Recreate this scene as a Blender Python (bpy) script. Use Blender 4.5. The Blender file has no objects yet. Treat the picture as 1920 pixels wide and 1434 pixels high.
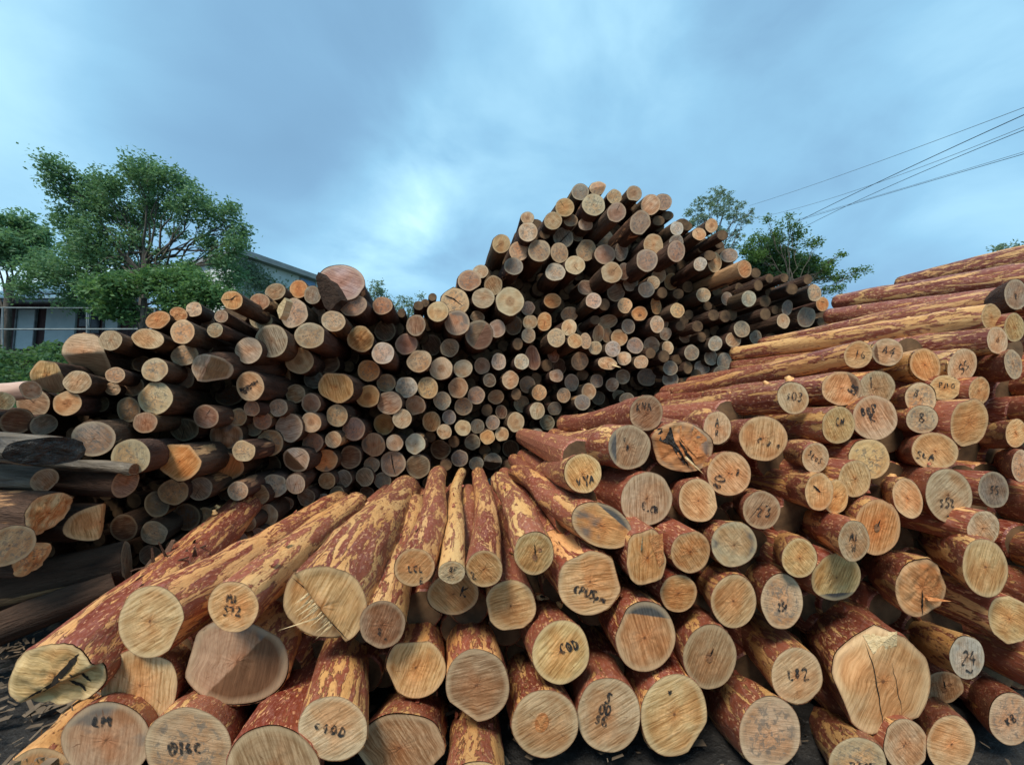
import bpy, math, random
import numpy as np
from mathutils import Vector, Matrix, noise as MN

# ------------------------------------------------------------------ camera
SC = bpy.context.scene
F = 750.0; CX, CY = 960.0, 717.0; H0 = 1.75
TH = math.atan(58.0 / F)
cam_d = bpy.data.cameras.new('camera'); cam = bpy.data.objects.new('camera', cam_d)
SC.collection.objects.link(cam); SC.camera = cam
cam.location = (0, 0, H0); cam.rotation_euler = (math.pi / 2 + TH, 0, 0)
cam_d.sensor_width = 36; cam_d.lens = 36 * F / 1920.0
cam_d.clip_start = 0.05; cam_d.clip_end = 2000
XH = Vector((1, 0, 0)); FW = Vector((0, math.cos(TH), math.sin(TH))); DN = Vector((0, math.sin(TH), -math.cos(TH)))
CAM = Vector((0, 0, H0))
def at(px, py, d):
    return CAM + XH * ((px - CX) * d / F) + DN * ((py - CY) * d / F) + FW * d

# ------------------------------------------------------------------ exposure
SC.view_settings.view_transform = 'Standard'; SC.view_settings.look = 'None'
SC.view_settings.exposure = 1.42; SC.view_settings.gamma = 1.0
SC.render.resolution_x = 1024; SC.render.resolution_y = 764

# ------------------------------------------------------------------ sky (overcast, Nishita behind soft cloud)
SUN_EL, SUN_ROT = math.radians(55), math.radians(205)
W = bpy.data.worlds.new('World'); SC.world = W; W.use_nodes = True
nt = W.node_tree; nt.nodes.clear()
def N(nt, t, **k):
    n = nt.nodes.new(t)
    for a, b in k.items():
        if a == 'i':
            for kk, vv in b.items(): n.inputs[kk].default_value = vv
        else: setattr(n, a, b)
    return n
def ramp(nt, pts, interp='LINEAR'):
    n = nt.nodes.new('ShaderNodeValToRGB'); cr = n.color_ramp; cr.interpolation = interp
    while len(cr.elements) < len(pts): cr.elements.new(0.5)
    for e, (p, c) in zip(cr.elements, pts):
        e.position = p; e.color = (c, c, c, 1) if not isinstance(c, tuple) else (c[0], c[1], c[2], 1)
    return n
def world_sky():
    L = nt.links.new
    out = N(nt, 'ShaderNodeOutputWorld'); bg = N(nt, 'ShaderNodeBackground'); bg.inputs[1].default_value = 0.1
    sky = N(nt, 'ShaderNodeTexSky', sky_type='NISHITA', sun_disc=False, sun_elevation=SUN_EL, sun_rotation=SUN_ROT,
            altitude=200, air_density=1.0, dust_density=1.6, ozone_density=1.5)
    tc = N(nt, 'ShaderNodeTexCoord')
    # project the direction on a cloud layer so that clouds flatten towards the horizon
    sep = N(nt, 'ShaderNodeSeparateXYZ'); L(tc.outputs['Generated'], sep.inputs[0])
    za = N(nt, 'ShaderNodeMath', operation='MAXIMUM', i={1: 0.0}); L(sep.outputs[2], za.inputs[0])
    zb = N(nt, 'ShaderNodeMath', operation='ADD', i={1: 0.28}); L(za.outputs[0], zb.inputs[0])
    dx = N(nt, 'ShaderNodeMath', operation='DIVIDE'); L(sep.outputs[0], dx.inputs[0]); L(zb.outputs[0], dx.inputs[1])
    dy = N(nt, 'ShaderNodeMath', operation='DIVIDE'); L(sep.outputs[1], dy.inputs[0]); L(zb.outputs[0], dy.inputs[1])
    cmb = N(nt, 'ShaderNodeCombineXYZ'); L(dx.outputs[0], cmb.inputs[0]); L(dy.outputs[0], cmb.inputs[1])
    n1 = N(nt, 'ShaderNodeTexNoise', i={'Scale': 0.75, 'Detail': 4.0, 'Roughness': 0.45, 'Distortion': 0.15})
    L(cmb.outputs[0], n1.inputs['Vector'])
    n2 = N(nt, 'ShaderNodeTexNoise', i={'Scale': 2.4, 'Detail': 6.0, 'Roughness': 0.52, 'Distortion': 0.3})
    L(cmb.outputs[0], n2.inputs['Vector'])
    a = N(nt, 'ShaderNodeMath', operation='MULTIPLY_ADD', i={1: 0.28, 2: 0.01}); L(n2.outputs[0], a.inputs[0])
    b = N(nt, 'ShaderNodeMath', operation='MULTIPLY_ADD', i={1: 0.70}); L(n1.outputs[0], b.inputs[0]); L(a.outputs[0], b.inputs[2])
    last = b
    # thinner places in the cloud cover, each in its own direction of the sky (dir, sharpness, gain)
    for (px, py, sharp, gain) in SKYSPOTS:
        d = (at(px, py, 1.0) - CAM).normalized()
        dot = N(nt, 'ShaderNodeVectorMath', operation='DOT_PRODUCT', i={1: tuple(d)}); L(tc.outputs['Generated'], dot.inputs[0])
        mx = N(nt, 'ShaderNodeMath', operation='MAXIMUM', i={1: 0.0}); L(dot.outputs['Value'], mx.inputs[0])
        pw = N(nt, 'ShaderNodeMath', operation='POWER', i={1: sharp}); L(mx.outputs[0], pw.inputs[0])
        wob = N(nt, 'ShaderNodeMath', operation='MULTIPLY'); L(pw.outputs[0], wob.inputs[0])
        wn = ramp(nt, [(0.30, 0.25), (0.65, 1.0)]); L(n2.outputs[0], wn.inputs[0]); L(wn.outputs[0], wob.inputs[1])
        ad = N(nt, 'ShaderNodeMath', operation='MULTIPLY_ADD', i={1: gain}); L(wob.outputs[0], ad.inputs[0]); L(last.outputs[0], ad.inputs[2])
        last = ad
    cr = ramp(nt, SKYRAMP); L(last.outputs[0], cr.inputs[0])
    hz = ramp(nt, [(0.0, 0.0), (0.30, 1.0)]); L(za.outputs[0], hz.inputs[0])
    mxh = N(nt, 'ShaderNodeMixRGB', blend_type='MULTIPLY', i={0: 1.0}); L(cr.outputs[0], mxh.inputs[1])
    hcol = ramp(nt, [(0.0, (1.12, 1.08, 1.04)), (1.0, (1, 1, 1))]); L(hz.outputs[0], hcol.inputs[0]); L(hcol.outputs[0], mxh.inputs[2])
    sc = N(nt, 'ShaderNodeMixRGB', blend_type='MULTIPLY', i={0: 1.0, 2: (SKYGAIN, SKYGAIN, SKYGAIN, 1)}); L(mxh.outputs[0], sc.inputs[1])
    mix = N(nt, 'ShaderNodeMixRGB', i={0: 0.93}); L(sky.outputs[0], mix.inputs[1]); L(sc.outputs[0], mix.inputs[2])
    L(mix.outputs[0], bg.inputs[0]); L(bg.outputs[0], out.inputs[0])
SKYGAIN = 7.35
SKYSPOTS = [(800, 330, 190, 0.20), (710, 470, 120, 0.20), (770, 425, 260, 0.14), (620, 500, 60, 0.06), (1190, -20, 40, 0.20), (1000, 60, 25, 0.07), (30, 60, 25, 0.15),
            (1900, 60, 30, 0.12), (560, 300, 40, -0.07), (250, 200, 20, -0.12), (1250, 250, 16, -0.04), (1650, 420, 12, -0.03), (870, 260, 60, 0.05)]
SKYRAMP = [(0.30, (0.094, 0.175, 0.272)), (0.43, (0.128, 0.245, 0.365)), (0.54, (0.172, 0.335, 0.465)), (0.70, (0.29, 0.49, 0.60)), (1.0, (0.62, 0.79, 0.83))]
world_sky()

# ------------------------------------------------------------------ sun (soft, through cloud)
sd = bpy.data.lights.new('sun', 'SUN'); sd.energy = 1.5; sd.angle = math.radians(18); sd.color = (1.0, 0.92, 0.80)
so = bpy.data.objects.new('sun', sd); SC.collection.objects.link(so)
# light arrives from behind the camera, high and a little from the left
_dir = Vector((-math.sin(math.radians(25)) * math.cos(SUN_EL), -math.cos(math.radians(25)) * math.cos(SUN_EL), math.sin(SUN_EL)))
so.rotation_euler = _dir.to_track_quat('Z', 'Y').to_euler(); so.location = (0, 0, 30)

random.seed(7); np.random.seed(7)
R_ = random.random
def U(a, b): return a + (b - a) * random.random()

# ------------------------------------------------------------------ object helpers
def put(o, label=None, cat=None, group=None, kind=None):
    if label: o['label'] = label
    if cat: o['category'] = cat
    if group: o['group'] = group
    if kind: o['kind'] = kind
    return o
def mesh_obj(name, V, Fc, mats, parent=None, mi=None, smooth=True, uv=None, world=None):
    me = bpy.data.meshes.new(name)
    me.from_pydata([tuple(v) for v in V], [], Fc)
    for m in (mats if isinstance(mats, (list, tuple)) else [mats]): me.materials.append(m)
    if mi is not None: me.polygons.foreach_set('material_index', mi)
    if smooth: me.polygons.foreach_set('use_smooth', [True] * len(me.polygons))
    if uv is not None:
        l = me.uv_layers.new(name='UVMap')
        idx = np.empty(len(me.loops), dtype=np.int32); me.loops.foreach_get('vertex_index', idx)
        l.data.foreach_set('uv', np.asarray(uv, dtype=np.float32)[idx].ravel())
    me.update()
    o = bpy.data.objects.new(name, me); SC.collection.objects.link(o)
    if parent: o.parent = parent
    if world is not None: o.matrix_world = world
    return o
def empty(name, M):
    o = bpy.data.objects.new(name, None); SC.collection.objects.link(o)
    if isinstance(M, Matrix): o.matrix_world = M
    else: o.location = M
    o.empty_display_size = 0.1
    return o

# ------------------------------------------------------------------ materials
def new_mat(name, rough=0.7, spec=0.3):
    m = bpy.data.materials.new(name); m.use_nodes = True
    t = m.node_tree; b = t.nodes['Principled BSDF']; b.inputs['Roughness'].default_value = rough
    b.inputs['Specular IOR Level'].default_value = spec
    return m, t, b
def rnd_offset(t, src, k=37.0, scale=(1, 1, 1)):
    L = t.links.new
    oi = N(t, 'ShaderNodeObjectInfo')
    mp = N(t, 'ShaderNodeMapping', i={'Scale': scale}); L(src, mp.inputs[0])
    m = N(t, 'ShaderNodeVectorMath', operation='SCALE', i={0: (k, k * 1.7, k * 0.6)}); L(oi.outputs['Random'], m.inputs['Scale'])
    a = N(t, 'ShaderNodeVectorMath', operation='ADD'); L(mp.outputs[0], a.inputs[0]); L(m.outputs[0], a.inputs[1])
    return a.outputs[0], oi
def mixc(t, fac, c1, c2, bt='MIX'):
    n = N(t, 'ShaderNodeMixRGB', blend_type=bt); L = t.links.new
    if isinstance(fac, (int, float)): n.inputs[0].default_value = fac
    else: L(fac, n.inputs[0])
    for k, c in ((1, c1), (2, c2)):
        if isinstance(c, tuple): n.inputs[k].default_value = (c[0], c[1], c[2], 1)
        else: L(c, n.inputs[k])
    return n.outputs[0]
def noise(t, vec, scale, detail=4, rough=0.55, dist=0.0):
    n = N(t, 'ShaderNodeTexNoise', i={'Scale': scale, 'Detail': detail, 'Roughness': rough, 'Distortion': dist})
    t.links.new(vec, n.inputs['Vector']); return n.outputs[0]
def rmp(t, v, pts):
    n = ramp(t, pts); t.links.new(v, n.inputs[0]); return n.outputs[0]
def math_(t, op, a, b=None, c=None):
    n = N(t, 'ShaderNodeMath', operation=op)
    for k, x in enumerate((a, b, c)):
        if x is None: continue
        if isinstance(x, (int, float)): n.inputs[k].default_value = x
        else: t.links.new(x, n.inputs[k])
    return n.outputs[0]
def bump(t, b, h, strength, dist):
    n = N(t, 'ShaderNodeBump', i={'Strength': strength, 'Distance': dist}); t.links.new(h, n.inputs['Height']); t.links.new(n.outputs[0], b.inputs['Normal'])

def mat_pine_bark():
    m, t, b = new_mat('flaking_pine_bark', 0.48, 0.45); L = t.links.new
    tc = N(t, 'ShaderNodeTexCoord')
    v, oi = rnd_offset(t, tc.outputs['Object'], 37.0, (1.0, 0.13, 1.0))
    v2, _ = rnd_offset(t, tc.outputs['Object'], 17.0, (1.0, 0.30, 1.0))
    big = noise(t, v, 12.5, 5, 0.58, 1.4)
    spk = noise(t, v2, 26.0, 4, 0.6, 1.2)
    q = math_(t, 'MULTIPLY_ADD', spk, 0.42, math_(t, 'MULTIPLY', big, 0.80))
    q = math_(t, 'ADD', q, math_(t, 'MULTIPLY_ADD', oi.outputs['Alpha'], 0.27, -0.148))
    mask = rmp(t, q, [(0.610, 0.0), (0.632, 1.0)])
    edge = rmp(t, q, [(0.570, 0.0), (0.608, 1.0), (0.665, 0.0)])
    tone = noise(t, v, 3.0, 3, 0.5)
    fine = noise(t, v2, 60.0, 4, 0.7)
    bark = mixc(t, rmp(t, tone, [(0.35, 0.0), (0.65, 1.0)]), (0.200, 0.040, 0.020), (0.380, 0.122, 0.066))
    bark = mixc(t, rmp(t, fine, [(0.48, 0.0), (0.70, 0.6)]), bark, (0.46, 0.24, 0.185))
    bark = mixc(t, rmp(t, fine, [(0.28, 0.5), (0.40, 0.0)]), bark, (0.075, 0.022, 0.014))
    wood = mixc(t, rmp(t, noise(t, v, 5.5, 4, 0.6), [(0.3, 0.0), (0.7, 1.0)]), (0.74, 0.37, 0.115), (0.86, 0.55, 0.235))
    wood = mixc(t, rmp(t, fine, [(0.50, 0.0), (0.72, 0.45)]), wood, (0.46, 0.17, 0.06))
    col = mixc(t, mask, bark, wood)
    col = mixc(t, math_(t, 'MULTIPLY', edge, 0.36), col, (0.56, 0.22, 0.10))
    vein = rmp(t, math_(t, 'ABSOLUTE', math_(t, 'SUBTRACT', noise(t, v, 16.0, 3, .5, 1.2), 0.5)), [(0.0, 0.75), (0.018, 0.0)])
    col = mixc(t, math_(t, 'MULTIPLY', vein, mask), col, (0.40, 0.13, 0.055))
    pits = rmp(t, noise(t, v2, 75.0, 2, 0.5, 0.2), [(0.61, 0.0), (0.64, 1.0)])
    col = mixc(t, math_(t, 'MULTIPLY', pits, math_(t, 'SUBTRACT', 1.0, mask)), col, (0.66, 0.36, 0.19))
    L(mixc(t, 0.7, col, oi.outputs['Color'], 'MULTIPLY'), b.inputs['Base Color'])
    r = math_(t, 'MULTIPLY_ADD', fine, 0.45, 0.18); L(r, b.inputs['Roughness'])
    h = math_(t, 'SUBTRACT', math_(t, 'MULTIPLY', fine, 0.5), mask)
    bump(t, b, h, 1.0, 0.012)
    return m
def mat_old_bark():
    m, t, b = new_mat('weathered_bark', 0.85, 0.2); L = t.links.new
    tc = N(t, 'ShaderNodeTexCoord')
    v, oi = rnd_offset(t, tc.outputs['Object'], 41.0, (1.0, 0.2, 1.0))
    a = noise(t, v, 14.0, 6, 0.65, 0.4); c = noise(t, v, 3.0, 3, 0.5)
    col = mixc(t, rmp(t, a, [(0.3, 0.0), (0.7, 1.0)]), (0.030, 0.019, 0.013), (0.130, 0.075, 0.050))
    col = mixc(t, rmp(t, c, [(0.45, 0.0), (0.70, 0.5)]), col, (0.190, 0.120, 0.082))
    peel = rmp(t, math_(t, 'ADD', noise(t, v, 5.0, 4, 0.6, 0.6), math_(t, 'MULTIPLY', oi.outputs['Alpha'], 0.3)), [(0.72, 0.0), (0.76, 1.0)])
    col = mixc(t, peel, col, (0.52, 0.30, 0.15))
    L(mixc(t, 0.65, col, oi.outputs['Color'], 'MULTIPLY'), b.inputs['Base Color'])
    bump(t, b, math_(t, 'ADD', a, math_(t, 'MULTIPLY', noise(t, v, 40.0, 4, .7), .7)), 1.0, 0.035)
    return m
def mat_face(kind):
    """sawn end of a log; colour comes from the object, pattern from the kind"""
    m, t, b = new_mat('sawn_end_' + kind, 0.62, 0.3); L = t.links.new
    uvn = N(t, 'ShaderNodeUVMap'); oi = N(t, 'ShaderNodeObjectInfo')
    ang = math_(t, 'MULTIPLY', oi.outputs['Random'], 6.283)
    if kind in ('streak', 'stained'): ang = math_(t, 'MULTIPLY_ADD', oi.outputs['Random'], 2.2, 0.2)
    rot = N(t, 'ShaderNodeVectorRotate', rotation_type='Z_AXIS'); L(uvn.outputs[0], rot.inputs[0]); L(ang, rot.inputs['Angle'])
    off = N(t, 'ShaderNodeVectorMath', operation='SCALE', i={0: (31.0, 53.0, 19.0)}); L(oi.outputs['Random'], off.inputs['Scale'])
    p = N(t, 'ShaderNodeVectorMath', operation='ADD'); L(rot.outputs[0], p.inputs[0]); L(off.outputs[0], p.inputs[1])
    P = p.outputs[0]
    def sc(x, y):
        mp = N(t, 'ShaderNodeMapping', i={'Scale': (x, y, 1)}); L(P, mp.inputs[0]); return mp.outputs[0]
    base = oi.outputs['Color']
    # distance from a wandering pith
    wv = N(t, 'ShaderNodeVectorMath', operation='SCALE', i={'Scale': 0.22})
    nz = N(t, 'ShaderNodeTexNoise', i={'Scale': 1.4, 'Detail': 2.0}); L(P, nz.inputs['Vector'])
    ctr = N(t, 'ShaderNodeVectorMath', operation='SUBTRACT', i={1: (0.5, 0.5, 0.5)}); L(nz.outputs['Color'], ctr.inputs[0]); L(ctr.outputs[0], wv.inputs[0])
    q = N(t, 'ShaderNodeVectorMath', operation='ADD'); L(rot.outputs[0], q.inputs[0]); L(wv.outputs[0], q.inputs[1])
    ln = N(t, 'ShaderNodeVectorMath', operation='LENGTH'); L(q.outputs[0], ln.inputs[0]); rad = ln.outputs['Value']
    ln0 = N(t, 'ShaderNodeVectorMath', operation='LENGTH'); L(uvn.outputs[0], ln0.inputs[0]); rad0 = ln0.outputs['Value']
    sa = noise(t, sc(1.3, 17.0), 1.0, 5, 0.62, 0.15)      # saw strokes
    sb = noise(t, sc(3.0, 60.0), 1.0, 3, 0.6, 0.1)
    blot = noise(t, P, 1.7, 5, 0.6, 0.5)
    amt = {'streak': 0.95, 'plain': 0.75, 'heart': 0.35, 'mould': 0.35, 'rings': 0.25, 'stained': 0.5}[kind]
    dark = mixc(t, 1.0, base, (0.50, 0.40, 0.30), 'MULTIPLY'); lite = mixc(t, 0.5, base, (0.86, 0.60, 0.37))
    col = mixc(t, math_(t, 'MULTIPLY', rmp(t, sa, [(0.36, 1.0), (0.56, 0.0)]), amt), base, dark)
    col = mixc(t, math_(t, 'MULTIPLY', rmp(t, sa, [(0.50, 0.0), (0.72, 1.0)]), amt * 0.8), col, lite)
    col = mixc(t, math_(t, 'MULTIPLY', rmp(t, sb, [(0.50, 0.0), (0.68, 1.0)]), amt * 0.35), col, dark)
    col = mixc(t, rmp(t, blot, [(0.42, 0.0), (0.72, 0.55)]), col, mixc(t, 1.0, base, (0.62, 0.52, 0.46), 'MULTIPLY'))
    b2 = noise(t, P, 0.8, 3, 0.5, 0.4)
    warm = math_(t, 'MULTIPLY', rmp(t, math_(t, 'SUBTRACT', b2, math_(t, 'MULTIPLY', rad, 0.25)), [(0.26, 0.0), (0.46, 1.0)]), 0.55)
    col = mixc(t, warm, col, mixc(t, 1.0, col, (1.12, 0.74, 0.50), 'MULTIPLY'))
    cool = math_(t, 'MULTIPLY', rmp(t, math_(t, 'ADD', b2, math_(t, 'MULTIPLY', rad, 0.30)), [(0.62, 0.0), (0.84, 1.0)]), 0.55)
    col = mixc(t, cool, col, mixc(t, 1.0, col, (0.62, 0.54, 0.43), 'MULTIPLY'))
    # annual rings, faint
    ring = math_(t, 'SINE', math_(t, 'MULTIPLY_ADD', rad, 62.0, math_(t, 'MULTIPLY', blot, 7.0)))
    col = mixc(t, math_(t, 'MULTIPLY', rmp(t, ring, [(0.2, 0.0), (1.0, 1.0)]), 0.5 if kind == 'rings' else 0.16), col, dark)
    if kind == 'heart' or kind == 'rings':
        hr = rmp(t, rad, [(0.26, 1.0), (0.42, 0.0)])
        col = mixc(t, math_(t, 'MULTIPLY', hr, math_(t, 'MULTIPLY_ADD', oi.outputs['Random'], 0.45, 0.35)), col, mixc(t, 1.0, base, (0.52, 0.34, 0.24), 'MULTIPLY'))
    if kind in ('streak', 'plain', 'stained'):
        hr = rmp(t, rad, [(0.03, 0.9), (0.30, 0.0)])
        col = mixc(t, math_(t, 'MULTIPLY', hr, 0.6), col, mixc(t, 1.0, base, (0.62, 0.34, 0.20), 'MULTIPLY'))
    if kind == 'mould':
        mk = noise(t, P, 4.6, 6, 0.72, 0.5)
        mk = math_(t, 'MULTIPLY', rmp(t, mk, [(0.50, 0.0), (0.58, 0.85)]), rmp(t, rad0, [(0.72, 1.0), (0.93, 0.0)]))
        col = mixc(t, mk, col, mixc(t, 0.75, base, (0.10, 0.095, 0.085)))
    if kind == 'stained':
        st = noise(t, P, 0.9, 3, 0.5, 0.3)
        st = math_(t, 'ADD', st, math_(t, 'MULTIPLY', rad0, 0.22))
        st = rmp(t, st, [(0.69, 0.0), (0.78, 0.8)])
        col = mixc(t, st, col, (0.14, 0.125, 0.105))
    sv = N(t, 'ShaderNodeSeparateXYZ'); L(q.outputs[0], sv.inputs[0])
    th = math_(t, 'ARCTAN2', sv.outputs[1], sv.outputs[0])
    cm = N(t, 'ShaderNodeCombineXYZ'); L(math_(t, 'MULTIPLY', th, 3.2), cm.inputs[0]); L(math_(t, 'MULTIPLY', rad, 0.8), cm.inputs[1]); L(math_(t, 'MULTIPLY', oi.outputs['Random'], 91.0), cm.inputs[2])
    ck = rmp(t, noise(t, cm.outputs[0], 3.0, 2, .5), [(0.70, 0.0), (0.73, 0.75)])
    col = mixc(t, math_(t, 'MULTIPLY', ck, rmp(t, rad, [(0.08, 0.0), (0.2, 1.0)])), col, mixc(t, 1.0, base, (0.36, 0.26, 0.20), 'MULTIPLY'))
    # pith dot and a drying check
    col = mixc(t, rmp(t, rad, [(0.030, 0.8), (0.060, 0.0)]), col, (0.14, 0.055, 0.025))
    at_ = N(t, 'ShaderNodeAttribute', attribute_name='second_tone')
    sm = rmp(t, math_(t, 'ADD', at_.outputs['Alpha'], math_(t, 'MULTIPLY_ADD', noise(t, sc(2.0, 9.0), 1.5, 4, .6), 0.16, -0.08)), [(0.46, 0.0), (0.54, 1.0)])
    col = mixc(t, sm, col, mixc(t, rmp(t, sa, [(0.35, 0.0), (0.65, 1.0)]), mixc(t, 1.0, at_.outputs['Color'], (0.6, 0.58, 0.55), 'MULTIPLY'), at_.outputs['Color']))
    # rim under the bark
    col = mixc(t, rmp(t, rad0, [(0.80, 0.0), (0.93, 0.45)]), col, mixc(t, 0.5, base, (0.72, 0.58, 0.36)))
    col = mixc(t, rmp(t, rad0, [(0.965, 0.0), (0.995, 0.6)]), col, (0.16, 0.07, 0.035))
    L(col, b.inputs['Base Color'])
    L(math_(t, 'MULTIPLY_ADD', sa, 0.4, 0.42), b.inputs['Roughness'])
    bump(t, b, math_(t, 'ADD', sa, math_(t, 'MULTIPLY', sb, 0.5)), 0.55, 0.006)
    return m
def mat_simple(name, c1, c2, scale, rough=0.8, bm=0.3, bd=0.01, spec=0.3, coords='Object', stretch=(1, 1, 1)):
    m, t, b = new_mat(name, rough, spec); tc = N(t, 'ShaderNodeTexCoord')
    v, oi = rnd_offset(t, tc.outputs[coords], 13.0, stretch)
    n = noise(t, v, scale, 5, 0.62, 0.3)
    t.links.new(mixc(t, rmp(t, n, [(0.3, 0.0), (0.7, 1.0)]), c1, c2), b.inputs['Base Color'])
    bump(t, b, n, bm, bd)
    return m
BARK = mat_pine_bark(); OLD = mat_old_bark()
FACE = {k: mat_face(k) for k in ('streak', 'plain', 'heart', 'mould', 'rings', 'stained')}
TORN_D = mat_simple('torn_heartwood', (0.16, 0.065, 0.028), (0.36, 0.17, 0.075), 6.0, 0.8, 0.8, 0.02, stretch=(6, 1, 6))
TORN_L = mat_simple('torn_sapwood', (0.52, 0.36, 0.17), (0.74, 0.56, 0.32), 6.0, 0.75, 0.8, 0.02, stretch=(8, 1, 8))
TORN_O = mat_simple('torn_orange_wood', (0.42, 0.13, 0.035), (0.66, 0.30, 0.11), 5.0, 0.6, 0.8, 0.02, stretch=(8, 1, 8))
INK = mat_simple('black_crayon', (0.012, 0.012, 0.014), (0.05, 0.045, 0.04), 60.0, 0.7, 0.0, 0.001)
def fade_ink():
    t = INK.node_tree; b = t.nodes['Principled BSDF']; tc = N(t, 'ShaderNodeTexCoord'); tr = N(t, 'ShaderNodeBsdfTransparent'); mx = N(t, 'ShaderNodeMixShader')
    n = noise(t, tc.outputs['Object'], 55.0, 4, .7); t.links.new(rmp(t, n, [(.46, 0.05), (.66, .85)]), mx.inputs[0])
    t.links.new(b.outputs[0], mx.inputs[1]); t.links.new(tr.outputs[0], mx.inputs[2]); t.links.new(mx.outputs[0], t.nodes['Material Output'].inputs[0])
fade_ink()
BLACKWET = mat_simple('wet_black_wood', (0.008, 0.007, 0.006), (0.060, 0.050, 0.040), 16.0, 0.42, 1.0, 0.05, spec=0.4, stretch=(1, 0.2, 1))
GREYWET = mat_simple('wet_grey_wood', (0.030, 0.022, 0.015), (0.23, 0.185, 0.135), 13.0, 0.5, 1.0, 0.04, spec=0.4, stretch=(1, 0.2, 1))
CRACK = mat_simple('open_crack', (0.006, 0.005, 0.004), (0.03, 0.02, 0.012), 20.0, 0.9, 0.0)

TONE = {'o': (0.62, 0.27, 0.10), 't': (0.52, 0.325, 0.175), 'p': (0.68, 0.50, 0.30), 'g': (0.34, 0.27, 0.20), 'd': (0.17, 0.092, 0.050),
        'y': (0.56, 0.325, 0.135), 'w': (0.60, 0.52, 0.41), 'k': (0.47, 0.29, 0.20), 'b': (0.44, 0.27, 0.15), 'e': (0.255, 0.205, 0.145),
        'Y': (0.78, 0.49, 0.225), 'O': (0.72, 0.36, 0.14), 'T': (0.72, 0.46, 0.22), 'G': (0.64, 0.455, 0.265), 'K': (0.44, 0.235, 0.14)}
PAT = {'c': 'heart', 's': 'streak', 'm': 'mould', 'r': 'rings', 'n': 'plain', 'q': 'stained'}

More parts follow.
